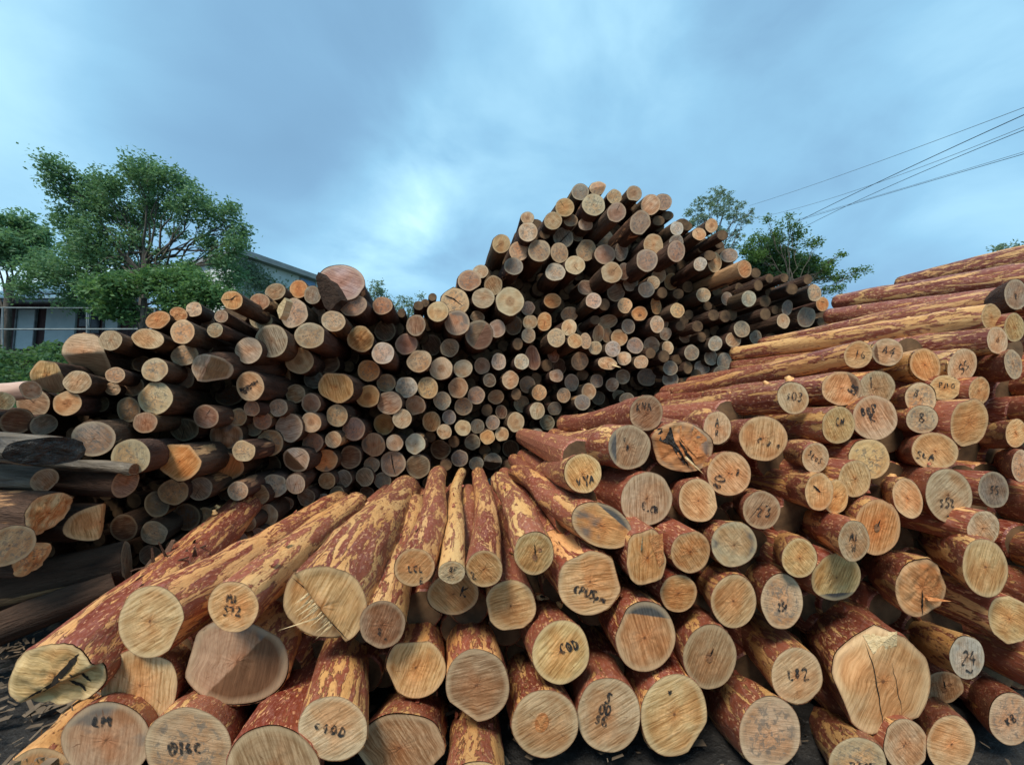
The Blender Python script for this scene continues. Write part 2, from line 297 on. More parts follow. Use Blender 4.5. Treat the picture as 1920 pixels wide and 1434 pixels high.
# ------------------------------------------------------------------ the log builder
GLYPH = {  # single-stroke hand lettering, unit box, y down
 '0': [[(.5,0),(.15,.2),(.1,.6),(.4,1),(.8,.8),(.9,.3),(.5,0)]], 'O': [[(.5,0),(.15,.2),(.1,.6),(.4,1),(.8,.8),(.9,.3),(.5,0)]],
 '1': [[(.5,0),(.45,1)]], 'I': [[(.5,0),(.5,1)]], '2': [[(.1,.2),(.5,0),(.85,.25),(.3,.8),(.1,1),(.9,.95)]],
 '3': [[(.15,.1),(.6,0),(.8,.25),(.4,.45),(.85,.7),(.5,1),(.1,.9)]], '4': [[(.6,0),(.1,.6),(.9,.6)],[(.65,.3),(.6,1)]],
 '5': [[(.85,0),(.25,.02),(.2,.4),(.7,.45),(.8,.8),(.4,1),(.1,.9)]], 'S': [[(.85,.1),(.4,0),(.15,.25),(.7,.6),(.75,.9),(.3,1),(.1,.9)]],
 '6': [[(.7,0),(.2,.4),(.15,.8),(.5,1),(.85,.75),(.5,.5),(.2,.65)]], '7': [[(.1,.05),(.9,.0),(.45,1)]],
 '8': [[(.5,.45),(.2,.2),(.5,0),(.8,.2),(.5,.45),(.15,.75),(.5,1),(.85,.75),(.5,.45)]], '9': [[(.8,.4),(.4,.55),(.2,.25),(.5,0),(.8,.2),(.75,.7),(.5,1)]],
 'A': [[(.05,1),(.45,0),(.9,1)],[(.2,.6),(.75,.6)]], 'B': [[(.15,1),(.15,0),(.7,.1),(.65,.4),(.2,.48),(.8,.6),(.75,.95),(.15,1)]],
 'C': [[(.85,.15),(.45,0),(.1,.45),(.35,.95),(.85,.9)]], 'D': [[(.15,0),(.15,1),(.75,.8),(.8,.3),(.15,0)]], 'E': [[(.85,0),(.15,.05),(.15,1),(.85,.95)],[(.15,.5),(.7,.5)]],
 'G': [[(.85,.15),(.4,0),(.1,.5),(.4,1),(.85,.85),(.8,.55),(.5,.55)]], 'K': [[(.15,0),(.2,1)],[(.85,0),(.2,.5),(.9,1)]],
 'L': [[(.2,0),(.15,.95),(.85,.95)]], 'M': [[(.05,1),(.2,0),(.5,.6),(.8,0),(.95,1)]], 'N': [[(.1,1),(.15,0),(.8,1),(.9,0)]],
 'P': [[(.2,1),(.15,0),(.8,.1),(.75,.5),(.2,.55)]], 'R': [[(.15,1),(.15,0),(.75,.1),(.7,.45),(.2,.5),(.85,1)]],
 'Q': [[(.5,0),(.15,.2),(.1,.6),(.4,1),(.8,.8),(.9,.3),(.5,0)],[(.45,.1),(.5,.9)]], 'F': [[(.85,0),(.15,.05),(.15,1)],[(.15,.5),(.7,.5)]], 'U': [[(.1,0),(.15,.8),(.5,1),(.85,.8),(.9,0)]], 'V': [[(.1,0),(.45,1),(.9,0)]], 'W': [[(.05,0),(.25,1),(.5,.35),(.75,1),(.95,0)]],
 'X': [[(.1,0),(.9,1)],[(.9,0),(.1,1)]], 'Y': [[(.1,0),(.5,.5),(.9,0)],[(.5,.5),(.45,1)]], 'Z': [[(.1,.05),(.85,0),(.15,1),(.9,.95)]],
 'u': [[(.1,.3),(.3,.9),(.55,.35),(.6,.95),(.9,.3)]], 'm': [[(.05,.9),(.15,.2),(.35,.8),(.5,.2),(.65,.8),(.8,.2),(.95,.9)]], 'n': [[(.1,1),(.2,.3),(.6,.25),(.75,1)]],
 'o': [[(.5,.4),(.2,.6),(.35,1),(.75,.85),(.7,.5),(.5,.4)]], 's': [[(.8,.45),(.4,.4),(.3,.6),(.75,.8),(.4,1),(.2,.9)]], 'p': [[(.2,1.3),(.2,.4),(.7,.4),(.7,.8),(.2,.85)]],
 'c': [[(.8,.45),(.35,.4),(.2,.75),(.5,1),(.8,.9)]], 'q': [[(.8,.4),(.3,.4),(.2,.8),(.7,.85),(.8,.4),(.75,1.3)]], '.': [[(.4,.9),(.55,.97),(.5,1.05)]], '/': [[(.7,0),(.3,1)]], '#': [[(.1,.2),(.9,.3),(.15,.5),(.85,.6),(.2,.8),(.8,.95)]], '?': [[(.1,.2),(.5,0),(.8,.3),(.4,.6),(.5,.9)]],
 'e': [[(.2,.7),(.8,.6),(.5,.35),(.2,.6),(.4,1),(.8,.9)]]}

def outline(seed, lump, facets=0):
    rs = random.Random(seed)
    hs = [(k, rs.uniform(-1, 1) * lump / (k ** 0.7), rs.uniform(0, 6.28)) for k in range(2, 8)]
    fa = [(rs.uniform(0, 6.283), rs.uniform(0.86, 0.97) if facets < 5 else rs.uniform(.80, .92)) for _ in range(facets)]
    def f(a):
        r = 1 + sum(c * math.cos(k * a + p) for k, c, p in hs)
        for (b, lim) in fa:
            c = math.cos(a - b)
            if c > 0.3: r = min(r, lim / c)
        return r
    return f

LOGS = []
def build_log(P1, P2, rx, ry, k2, tone, pat, bark, seed, ns=40, nl=18, lump=0.035, disp=None, facets=0, mode='cam',
              peel=0.5, barkcol=(1, 1, 1), rot=0.0, cut2=None, name='pine_log', bend=0.02, rings=9, cap_off=0.0, rough=0.0018, thick_edge=True, relief=0.03):
    """P1: centre of the end we see, P2: centre of the other end; rx, ry in metres in the frame (e1, e2)"""
    rs = random.Random(seed)
    ax = (P2 - P1); Ln = ax.length; ax.normalize()
    if mode == 'cam': e1, e2 = XH.copy(), DN.copy()
    else:
        e1 = ax.cross(Vector((0, 0, 1)))
        e1.normalize(); e2 = ax.cross(e1).normalized()
        if e2.z > 0: e2 = -e2
    # orthonormal local frame (local Y = axis)
    lx = (e1 - ax * e1.dot(ax)).normalized(); lz = lx.cross(ax).normalized()
    M = Matrix(((lx.x, ax.x, lz.x, P1.x), (lx.y, ax.y, lz.y, P1.y), (lx.z, ax.z, lz.z, P1.z), (0, 0, 0, 1)))
    Mi = M.inverted()
    of = outline(seed, lump, facets); of2 = outline(seed + 91, lump)
    cr, sr = math.cos(rot), math.sin(rot)
    dispf = disp or (lambda x, y: 0.0)
    tx, ty = rs.uniform(-.10, .10), rs.uniform(-.10, .10)
    def capz(x, y):   # metres along the axis; x,y in unit disc
        return (tx * x + ty * y) * rx + dispf(x, y) * rx
    ths = [2 * math.pi * i / ns for i in range(ns)]
    bx = [rs.uniform(-1, 1) * bend for _ in range(4)]
    kn = [(rs.uniform(0, 6.28), rs.uniform(0.08, 0.95), rs.uniform(.04, .12)) for _ in range(8 if nl > 12 else 2)]
    wv = [(rs.uniform(2, 9), rs.uniform(0, 6.28), rs.uniform(.006, .018)) for _ in range(3)]
    V = []
    def ringpt(a, t, rr, x_off, y_off, z):
        x = math.cos(a) * rr; y = math.sin(a) * rr
        X = (x * cr * rx - y * sr * ry); Y = (x * sr * rx + y * cr * ry)
        return X + x_off, Y + y_off
    for j in range(nl + 1):
        t = j / nl
        t = t ** 1.35
        s = 1 + (k2 - 1) * t
        ox = bx[0] * math.sin(t * math.pi) + bx[1] * math.sin(2 * t * math.pi) * .5
        oy = bx[2] * math.sin(t * math.pi) + bx[3] * math.sin(2 * t * math.pi) * .5
        for i, a in enumerate(ths):
            r = (of(a) * (1 - t) + of2(a) * t)
            for (ka, kt, kh) in kn:
                dd = ((math.cos(a - ka) - 1) * 6 - ((t - kt) * Ln / 0.12) ** 2)
                if dd > -6: r += kh * math.exp(dd)
            r *= s * (1 + sum(c * math.sin(f * t * Ln + p + a) for f, p, c in wv))
            if j > 0: r += relief * (MN.noise(Vector((math.cos(a) * 2.2 + seed, math.sin(a) * 2.2, t * Ln * 3.0))) + .6 * MN.noise(Vector((math.cos(a) * 7, math.sin(a) * 7 + seed, t * Ln * 6.0))))
            lip = (1.012 + (rs.uniform(-.008, .022) if j == 1 else 0)) if j > 0 else 1.0
            X, Y = ringpt(a, t, r * lip, ox, oy, 0)
            z = Ln * t
            if t < 0.9: z += capz(math.cos(a), math.sin(a)) * max(0, 1 - t / 0.9)
            if j == 1 and thick_edge: z = capz(math.cos(a), math.sin(a)) + 0.02
            V.append(Mi @ (P1 + e1 * X + e2 * Y + ax * z))
    Fc = []
    for j in range(nl):
        for i in range(ns):
            k = (i + 1) % ns
            Fc.append((j * ns + i, j * ns + k, (j + 1) * ns + k, (j + 1) * ns + i))
    Fc.append(tuple((nl) * ns + i for i in range(ns)))
    root = empty(name, M)
    o = mesh_obj('bark', V, Fc, bark, root)
    o.color = (barkcol[0], barkcol[1], barkcol[2], peel)
    # sawn end
    CV, CF, CM, UVs = [], [], [], []
    def cpt(x, y, lift=0.0, nz=0.0):
        X = (x * cr * rx - y * sr * ry); Y = (x * sr * rx + y * cr * ry)
        return Mi @ (P1 + e1 * X + e2 * Y + ax * (capz(x, y) + nz - lift))
    CV.append(cpt(0, 0)); UVs.append((0, 0))
    for q in range(1, rings + 1):
        g = q / rings
        for i, a in enumerate(ths):
            r = of(a) * g
            x, y = math.cos(a) * r, math.sin(a) * r
            last = q == rings
            if last:  # follow the bark ring exactly, 1 mm proud
                X, Y = ringpt(a, 0, of(a), 0, 0, 0)
                z = capz(math.cos(a), math.sin(a))
                CV.append(Mi @ (P1 + e1 * X + e2 * Y + ax * (z)))
            else: CV.append(cpt(x, y, 0, rs.uniform(-1, 1) * rough))
            UVs.append((math.cos(a) * g, math.sin(a) * g))
    def mid(x, y): return 0
    for i in range(ns):
        k = (i + 1) % ns
        CF.append((0, 1 + k, 1 + i)); CM.append(mid(UVs[1 + i][0], UVs[1 + i][1]))
        for q in range(rings - 1):
            a0 = 1 + q * ns; a1 = a0 + ns
            CF.append((a0 + i, a0 + k, a1 + k, a1 + i))
            u = np.mean([UVs[a0 + i], UVs[a1 + k]], axis=0); CM.append(mid(u[0] + rs.uniform(-.02, .02), u[1]))
    mats = [FACE[PAT.get(pat, 'plain')]]
    c = mesh_obj('cut_face', CV, CF, mats, root, mi=CM, uv=UVs)
    if True:
        if cut2 is None: cut2 = (0, 99, (0, 0, 0))
        at_ = c.data.attributes.new('second_tone', 'FLOAT_COLOR', 'POINT'); col = []
        for (x, y) in UVs:
            s = (x * math.cos(cut2[0]) + y * math.sin(cut2[0])) - cut2[1]
            col += [cut2[2][0], cut2[2][1], cut2[2][2], min(1, max(0, .5 + s * 2.2))]
        at_.data.foreach_set('color', col)
    j_ = lambda: rs.uniform(0.90, 1.10)
    jj = rs.uniform(0.86, 1.12)
    c.color = (min(1, tone[0] * jj * j_()), min(1, tone[1] * jj), min(1, tone[2] * jj * j_()), 1)
    root['_k'] = 1; del root['_k']
    return root, cpt

def ribbon(root, cpt, strokes, w, name, mat, lift=0.004, seed=0):
    """flat pen strokes lying on the cut face; strokes in unit-disc coordinates, w in the same unit"""
    rs = random.Random(seed)
    V, Fc = [], []
    for st in strokes:
        pts = []
        for a, b in zip(st[:-1], st[1:]):
            n = max(2, int(math.hypot(b[0] - a[0], b[1] - a[1]) / 0.05))
            for k in range(n): pts.append((a[0] + (b[0] - a[0]) * k / n, a[1] + (b[1] - a[1]) * k / n))
        pts.append(st[-1])
        if len(pts) < 2: continue
        for _ in range(1):
            pts = [pts[0]] + [((pts[i - 1][0] + 2 * pts[i][0] + pts[i + 1][0]) / 4, (pts[i - 1][1] + 2 * pts[i][1] + pts[i + 1][1]) / 4) for i in range(1, len(pts) - 1)] + [pts[-1]]
        b0 = len(V)
        for i, p in enumerate(pts):
            q = pts[min(i + 1, len(pts) - 1)]; r = pts[max(i - 1, 0)]
            dx, dy = q[0] - r[0], q[1] - r[1]; l = math.hypot(dx, dy) or 1
            ww = w * (0.85 + 0.35 * math.sin(i * .7 + seed)) * rs.uniform(0.7, 1.2) * 0.5
            V.append(cpt(p[0] - dy / l * ww, p[1] + dx / l * ww, lift)); V.append(cpt(p[0] + dy / l * ww, p[1] - dx / l * ww, lift))
        for i in range(len(pts) - 1):
            a = b0 + 2 * i; Fc.append((a, a + 1, a + 3, a + 2))
    if Fc: return mesh_obj(name, V, Fc, mat, root, smooth=False)

def write_mark(root, cpt, text, x, y, h, ang, seed):
    """text may hold several lines split by |"""
    rs = random.Random(seed); strokes = []
    ca, sa = math.cos(ang), math.sin(ang)
    for li, line in enumerate(text.split('|')):
        wch = h * 0.72; x0 = -wch * len(line) / 2
        for ci, ch in enumerate(line):
            if ch == ' ' or ch not in GLYPH: continue
            dy = rs.uniform(-.12, .12) * h; s = rs.uniform(.8, 1.2); sh = rs.uniform(-.15, .2)
            for st in GLYPH[ch]:
                pp = []
                for (u, v) in st:
                    X = x0 + ci * wch + (u + sh * (.5 - v) + rs.uniform(-.05, .05)) * wch * 0.86 * s; Y = (v - 0.5) * h * s + dy + li * h * 1.25
                    pp.append((x + X * ca - Y * sa, y + X * sa + Y * ca))
                strokes.append(pp)
    return ribbon(root, cpt, strokes, 0.085, 'written_mark', INK, seed=seed)
# ------------------------------------------------------------------ the near stack: freshly felled pine, flaking red bark
# x, y, rx, ry (px of the end we see), tone, pattern, peel, far end (x, y, r) or None, dz (m nearer), extras, label
VPN = (880, 782)
def dn(y): return 2.05 if y > 1000 else 2.05 + (1000 - y) / 400 * 0.95
NEAR = [
 (100,1272,90,66,'T','n',.45,(330,1062,38),.10,dict(rot=-.25,lump=.07,facets=2,sp='rot'),'rotten split log end with a long dark crack, bottom left corner'),
 (283,1165,61,66,'Y','s',.62,(570,985,34),.0,dict(facets=2,mark=None),'clean yellow log end with a small pith dot, just above the dark-spotted one at left'),
 (437,1137,49,49,'Y','s',.62,(668,944,24),.12,dict(mark=('MI|S72',0,-.30,.34,.05)),'yellow log end marked with an M above slanted figures, left of the splintered log'),
 (603,1138,86,76,'Y','s',.55,(752,930,28),.12,dict(rot=.25,sp='splinter'),'thick log with a stepped break and a fringe of pale splinters'),
 (717,1170,42,47,'K','n',.70,(780,945,25),.10,dict(mark=('#.',.05,.35,.42,.2)),'pinkish brown log end with a black smudge, right of the splintered log'),
 (777,1063,38,35,'y','n',.55,(823,886,21),.08,dict(mark=('LCL',.08,.10,.36,.0),mark2=('E',.35,.72,.28,0)),'small log end marked LCL with an E under it'),
 (847,1073,25,22,'G','n',.92,(866,884,18),.12,dict(mark=('&'.replace('&','8')+'F',.15,-.35,.5,.2),mark3=('K',-.1,.42,.5,1.2)),'smallest front log, pale end with three black letters, bark almost gone'),
 (908,1066,34,35,'y','s',.50,(897,888,19),.08,dict(mark=('Z',-.62,.35,.35,-.3)),'slim log with a faint Z on its brown end, right of the smallest front log'),
 (1001,1037,37,41,'T','s',.48,(936,902,21),.05,dict(sp='knots'),'slim log end with two brown knots and a short crack'),
 (1128,985,58,40,'O','q',.50,(977,890,25),.02,dict(rot=.42,cut2=(-1.15,.62,'e')),'slant-cut log with orange wood and a dark grey upper rim'),
 (1106,1092,63,60,'Y','s',.62,(985,960,34),-.02,dict(rot=.3,facets=2,mark=('CPUSpm',.1,.34,.24,.12)),'large streaky log end with a line of black writing below its middle'),
 (850,1113,48,38,'y','n',.35,None,-.12,dict(mark=('K',.45,-.1,.5,.3)),'brown log end with one K, tucked under the two slim front logs'),
 (957,1135,48,49,'Y','s',.35,(925,1010,36),-.06,dict(facets=2),'streaky yellow log end with a short dark slit, below the slim Z log'),
 (779,1252,57,58,'Y','s',.55,(793,1140,44),.0,dict(facets=3),'squarish log end with an orange pith and a knot at its right edge'),
 (895,1283,60,65,'b','s',.62,(878,1150,44),.10,dict(facets=1),'brown streaky log end with a dot low left, bottom centre'),
 (1052,1222,54,59,'Y','s',.35,(1000,1110,42),.08,dict(mark=('CQD',.28,-.18,.32,-.30),sp='knothole'),'log end marked CQD, its bark carrying an eye-shaped knot hole'),
 (1210,1193,58,66,'T','s',.35,(1130,1080,42),.04,dict(facets=1,cut2=(-1.45,.60,'e')),'log end with a blue-black stained cap across its top'),
 (624,1365,66,58,'G','n',.58,(665,1185,40),.30,dict(mark=('c4OD',-.05,.0,.34,.25),mark2=('-',0,0,.1,0)),'greyish log end marked c40D at bottom centre left'),
 (442,1240,98,78,'b','q',.60,(540,1120,60),-.02,dict(rot=.15,facets=2,cut2=(.55,.05,'d')),'wide log end, pale left half and dark brown right half'),
 (262,1287,70,73,'Y','s',.30,(360,1180,50),-.02,dict(facets=1),'large streaky log end with a dark oval knot, above the log marked LM'),
 (199,1388,84,70,'b','q',.25,(320,1250,60),.36,dict(d=1.93,mark=('LM',-.1,-.5,.28,.0)),'olive brown log end marked LM in the bottom left'),
 (352,1402,83,78,'G','m',.25,(450,1260,58),.22,dict(d=1.90,mark=('OI6C',-.05,.0,.28,-.1)),'grey mouldy log end marked OI6C at the bottom edge'),
 (78,1478,74,78,'T','m',.95,(238,1270,46),.10,dict(d=2.0,),'log with almost fully peeled yellow flank cut off by the lower left corner'),
 (512,1442,92,76,'b','n',.20,(612,1235,52),.0,dict(),'dark red barked log, its brown end cut by the bottom edge'),
 (752,1402,84,64,'b','s',.45,(790,1290,58),-.02,dict(facets=2),'wide brown log end with dark cracks at the bottom edge'),
 (893,1490,62,62,'T','s',.55,(890,1300,46),.10,dict(),'log below the bottom centre, only its red and yellow flank showing'),
 (1022,1356,63,64,'G','s',.50,(972,1215,46),.08,dict(sp='orangeheart'),'greyish log end with a large orange heart spot'),
 (1141,1340,58,72,'G','s',.25,(1090,1200,44),.06,dict(mark=('S|OO|SG',.0,-.45,.26,.35)),'log end with five black figures in three rows, greenish below'),
 (1264,1340,64,76,'Y','s',.45,(1190,1190,46),.06,dict(mark=('u',-.1,-.55,.2,0),facets=1),'pale yellow log end with a tiny u near its top'),
 (1331,1231,50,62,'b','n',.50,(1250,1110,38),.04,dict(sp='pith'),'round log end with a brown pith spot and a thin crack running up from it'),
 (1494,1266,48,52,'G','n',.55,(1360,1150,34),.06,dict(mark=('L82',.05,-.05,.38,-.1)),'grey log end marked L82 in bold black'),
 (1443,1374,57,70,'G','m',.35,(1310,1250,42),.05,dict(),'mottled grey log end with a yellow middle, below the one marked L82'),
 (1655,1277,88,102,'T','n',.42,(1500,1130,62),.08,dict(facets=5,rot=.2,sp='bigcracks'),'largest log end in front, angular tan face with a long thin crack'),
 (1608,1428,54,46,'G','m',.55,(1500,1310,40),.04,dict(mark=('74M',.1,.2,.36,0)),'log end marked 74M, cut by the bottom edge on the right'),
 (1698,1395,43,46,'G','n',.3,None,.12,dict(mark=('.',.1,-.05,.5,.9),facets=3),'pale grey log end with one short tick, under the largest angular one'),
 (1783,1394,46,54,'T','n',.25,(1700,1290,36),.04,dict(),'plain tan log end near the bottom right corner'),
 (1768,1288,40,30,'b','n',.4,None,-.20,dict(sp='knots'),'low brown log end with knots, squeezed beside the largest angular one'),
 (1813,1232,31,41,'w','n',.72,(1640,1150,30),.10,dict(mark=('24',.1,0,.6,.1),mark3=('L',.1,.55,.35,-1.2)),'small whitish log end marked 24 on a yellow peeled log'),
 (1895,1347,40,50,'G','m',.25,(1770,1240,34),.02,dict(mark=('KB',0,0,.36,-.6)),'dim greenish log end marked KB at the right edge'),
 (1730,1102,50,56,'O','n',.45,(1600,1030,40),.02,dict(lump=.06,facets=2,sp='torn'),'torn orange log end with a splinter sticking out to the right'),
 (1847,1064,43,55,'T','n',.55,(1700,985,34),.06,dict(rot=-.2),'smooth oval log end on a boldly flaked log near the right edge'),
 (1893,1160,40,46,'Y','n',.45,None,-.02,dict(facets=4),'angular pale yellow log end at the right edge, below the smooth oval one'),
 (1844,991,31,34,'G','s',.40,None,-.02,dict(),'small pale grey-green log end above the smooth oval one'),
 (1568,1082,50,46,'Y','s',.35,None,-.06,dict(facets=1,cut2=(1.5,.68,'e')),'yellow banded log end with a dark lower lip'),
 (1499,1046,33,37,'T','s',.55,(1400,990,28),.06,dict(),'small log end with upright pale stripes, left of the yellow banded one'),
 (1601,1014,30,39,'G','n',.55,(1430,955,26),.10,dict(mark=('AI|W',.0,-.2,.4,0)),'grey oval log end marked AI over W'),
 (1645,988,42,53,'O','s',.35,(1560,930,34),-.02,dict(sp='pith'),'honey coloured oval log end with a brown triangle at its pith'),
 (1702,934,27,39,'T','n',.40,(1600,900,26),.04,dict(rot=-.35),'narrow tilted log end without writing, beside the greenish one marked S57'),
 (1779,929,43,52,'G','n',.25,(1660,885,36),.04,dict(rot=-.3,mark=('S5Z|.',-.15,.25,.3,.25)),'large greenish white log end marked S5Z'),
 (1863,918,26,34,'e','n',.35,None,.0,dict(mark=('55',0,0,.4,0)),'dark grey log end marked 55 near the right edge'),
 (1536,922,27,36,'Y','n',.50,(1400,900,28),.08,dict(sp='slit'),'log end with a single slanting black crack'),
 (1567,931,25,33,'Y','n',.50,None,.0,dict(),'log end half hidden behind the one with the slanting crack'),
 (1603,897,34,34,'Y','s',.50,None,.05,dict(),'round striped log end without writing, above the slanting-crack one'),
 (1630,860,42,38,'Y','m',.30,None,-.06,dict(mark=('.',.3,.1,.5,.9)),'wide blotched log end behind the round striped one'),
 (1529,858,25,28,'G','n',.45,(1440,850,22),.10,dict(mark=('SLoS',0,0,.42,.6)),'small log end marked SLoS on the slant'),
 (1753,846,45,35,'Y','n',.20,(1660,845,34),.04,dict(rot=.15,mark=('SLA',-.35,.3,.36,0)),'wide log end marked SLA at lower left'),
 (1572,797,31,35,'Y','s',.45,(1400,805,26),.08,dict(mark=('CN',.1,-.15,.42,-.15)),'log end marked CN, left of the big one marked BBP'),
 (1640,783,43,42,'G','s',.35,(1560,785,30),.10,dict(mark=('BBP|K',-.25,-.35,.34,-.35)),'big round log end marked BBP with a K below'),
 (1643,729,36,34,'G','n',.35,None,.02,dict(mark=('I',-.35,-.3,.5,0)),'log end peeping out above the big one marked BBP'),
 (1431,822,45,42,'Y','s',.25,(1330,830,36),.04,dict(rot=.3,mark=('c.#',.1,.1,.3,.3),mark3=('o',.7,.1,.3,0)),'broad log end with scattered black dabs like a face'),
 (1487,746,27,31,'G','n',.45,(1246,766,11),.08,dict(rot=-.3,mark=('sO3',.1,-.1,.5,.5)),'small log end marked sO3, its long body reaching back to the left'),
 (1578,728,38,32,'Y','s',.40,(1330,742,13),.04,dict(cut2=(-.35,.55,'d'),mark=('BB',.55,.0,.4,-.9)),'log end with a dark bark flake on its right and BB across it'),
 (1609,665,25,25,'Y','n',.50,(1268,737,11),.06,dict(mark=('16',.15,0,.65,0)),'small log end marked 16'),
 (1664,660,30,26,'G','n',.40,(1480,700,18),.02,dict(mark=('A4',.1,-.1,.6,.3),cut2=(3.0,.60,'d')),'log end with a dark left side and bold A4, right of the one marked 16'),
 (1735,684,26,32,'O','n',.85,(1560,715,18),.02,dict(rot=-.3),'smooth honey oval log end without writing, top right group'),
 (1804,686,25,33,'G','n',.80,(1640,700,20),.02,dict(rot=.3,mark=('5S',.1,.0,.5,-.9)),'greyish oval log end with a slanting 5S, top right group'),
 (1772,727,28,24,'Y','n',.20,None,-.04,dict(mark=('Pno',.1,-.25,.5,.05)),'log end marked Pno, below the slanting 5S one'),
 (1726,747,29,30,'G','m',.35,(1640,752,24),.04,dict(mark=('B.',-.05,-.2,.5,.5)),'greenish log end marked with one B'),
 (1729,786,31,26,'G','m',.30,(1655,785,24),.02,dict(mark=('a&'.replace('&','8'),-.25,-.1,.6,0)),'log end with a8 in thick black, under the greenish B one'),
 (1817,792,33,48,'O','n',.25,None,.06,dict(rot=.1,facets=3,lump=.05),'pointed egg-shaped orange log end near the right edge'),
 (1836,733,21,27,'Y','n',.30,None,.0,dict(),'small olive oval log end above the pointed egg-shaped one'),
 (1900,683,17,28,'G','m',.30,(1780,700,20),.04,dict(rot=-.2),'narrow grey-rimmed log end at the right edge'),
 (1870,638,19,26,'G','n',.40,(1376,688,10),.04,dict(sp='pith'),'small grey log end with a black knot, right end of a long log'),
 (1859,595,18,26,'T','n',.72,(1376,663,10),.0,dict(rot=-.2),'tan log end at the right of the longest yellow-streaked log'),
 (1902,614,21,27,'T','s',.4,None,.0,dict(),'tan log end under the grey one, top right corner of the stack'),
 (1905,552,22,29,'g','n',.0,(1800,600,22),.06,dict(old=1,mark=('#',0,.1,.45,0)),'weathered grey log end among the red-barked ones, top right'),
 (1905,812,19,27,'T','n',.50,(1800,815,26),.02,dict(),'pale log end cut by the right edge, level with the egg-shaped one'),
 (1914,873,18,30,'G','m',.30,(1800,860,26),.0,dict(),'grey mouldy log end cut by the right edge'),
 (1212,774,32,34,'b','s',.32,(1056,793,13),.14,dict(mark=('KNA',-.15,-.35,.46,.0)),'log end marked KNA in thick capitals'),
 (1180,838,41,42,'b','n',.42,(1024,836,24),.14,dict(mark=('cia|#',.0,-.3,.28,.3),cut2=(3.14,.62,'e')),'round log end with smudged marks and a grey left rim'),
 (1279,838,56,48,'O','q',.30,(1215,815,26),.06,dict(rot=.4,lump=.06,facets=2,sp='burnt'),'torn bright orange log end with a black stain and deep cracks'),
 (1345,802,26,31,'G','n',.45,(1290,795,14),.10,dict(mark=('A|R',0,-.3,.45,0)),'small grey log end with an A over an R, right of the torn orange one'),
 (1093,887,35,37,'Y','s',.38,(1006,888,15),.14,dict(mark=('VYA',.15,.35,.5,-.15)),'pale log end marked VYA, leftmost of its row'),
 (1212,935,47,51,'G','s',.15,(1120,905,30),-.04,dict(facets=2,mark=('E.CB',.15,.35,.24,.25)),'round greenish brown log end with a mark like E.CB'),
 (1309,938,36,41,'T','s',.15,(1240,915,30),-.02,dict(facets=1,rot=-.2),'streaky log end with a frayed lower edge, between the ones marked E.CB and 80'),
 (1367,888,42,42,'Y','s',.25,(1300,880,34),.06,dict(mark=('80',-.5,.35,.42,-1.2),mark3=('.#',.3,-.1,.3,.4)),'bright streaky log end marked 80 at its lower left'),
 (1428,956,35,36,'b','n',.25,(1360,930,28),.02,dict(mark=('23',.15,.1,.55,.1),sp='slit2'),'plain brown log end marked 23'),
 (1213,1046,43,56,'O','s',.30,None,.04,dict(facets=6,sp='rip'),'angular orange log end with a pale ripped sliver'),
 (1295,1034,38,41,'O','s',.20,None,.0,dict(facets=1),'round wavy-grained log end right of the angular orange one'),
 (1376,1020,43,43,'G','q',.45,(1310,980,34),.02,dict(),'greenish log end with a black smear at lower left'),
 (1272,1112,33,36,'O','n',.20,None,-.04,dict(),'small smooth orange-brown log end under the round wavy-grained one'),
 (1376,1127,43,51,'T','s',.45,(1300,1060,34),.04,dict(),'log end with broad upright pale bands and a brown pith'),
 (1466,1127,39,52,'G','m',.35,(1380,1060,32),.02,dict(mark=('Z5P',.05,.2,.24,0)),'dull oval log end with faint writing and a bright sliver of wood'),
 (1985,1262,40,48,'T','n',.30,(1640,1128,32),.04,dict(),'dark red barked log leaving through the right edge, below the peeled yellow one'),
 (1990,1130,40,44,'T','n',.40,(1700,1030,34),-.06,dict(),'red barked log leaving through the right edge, behind the smooth oval end'),
 (1985,556,30,33,'T','n',.38,(1556,593,14),.0,dict(),'long red log with its slim tip resting at the gap between the stacks'),
 (2040,512,34,36,'T','n',.40,(1572,567,14),.0,dict(),'long red log lying along the top of the right stack'),
 (2050,466,32,34,'T','n',.42,(1690,533,14),-.10,dict(),'uppermost red log of the right stack, running out of the picture'),
 (1930,556,26,27,'T','n',.50,(1430,644,10),-.12,dict(),'long reddish log whose pointed tip lies above the longest yellow-streaked one'),
 (1990,770,30,34,'T','n',.35,(1800,775,30),.0,dict(),'red barked log leaving through the right edge behind the egg-shaped end'),
 (2000,960,36,40,'T','n',.40,(1790,920,32),-.04,dict(),'flaking log leaving through the right edge beside the dark grey 55 end'),
 (1985,715,28,30,'T','n',.35,(1790,735,26),-.05,dict(),'red barked log leaving through the right edge above the egg-shaped end'),
 (2000,1042,36,38,'T','n',.5,(1800,990,30),.0,dict(),'yellow flaked log leaving through the right edge above the smooth oval end'),
]
def wedge(phi, s0, k):
    cx, sx = math.cos(phi), math.sin(phi)
    return lambda x, y: max(0.0, (x * cx + y * sx) - s0) * k
def step(phi, s0, h):
    cx, sx = math.cos(phi), math.sin(phi)
    return lambda x, y: h * (0.5 + 0.5 * math.tanh(((x * cx + y * sx) - s0) * 22))
def jag(fn, amp, fr, seed):
    rs = random.Random(seed); ph = [rs.uniform(0, 6) for _ in range(4)]
    return lambda x, y: fn(x, y) + amp * 1.6 * (MN.noise(Vector((x * fr * .6 + ph[0] * 9, y * fr * .3, ph[1] * 5))) + .5 * MN.noise(Vector((x * fr * 2, y * fr, ph[2] * 7))))
zero = lambda x, y: 0.0
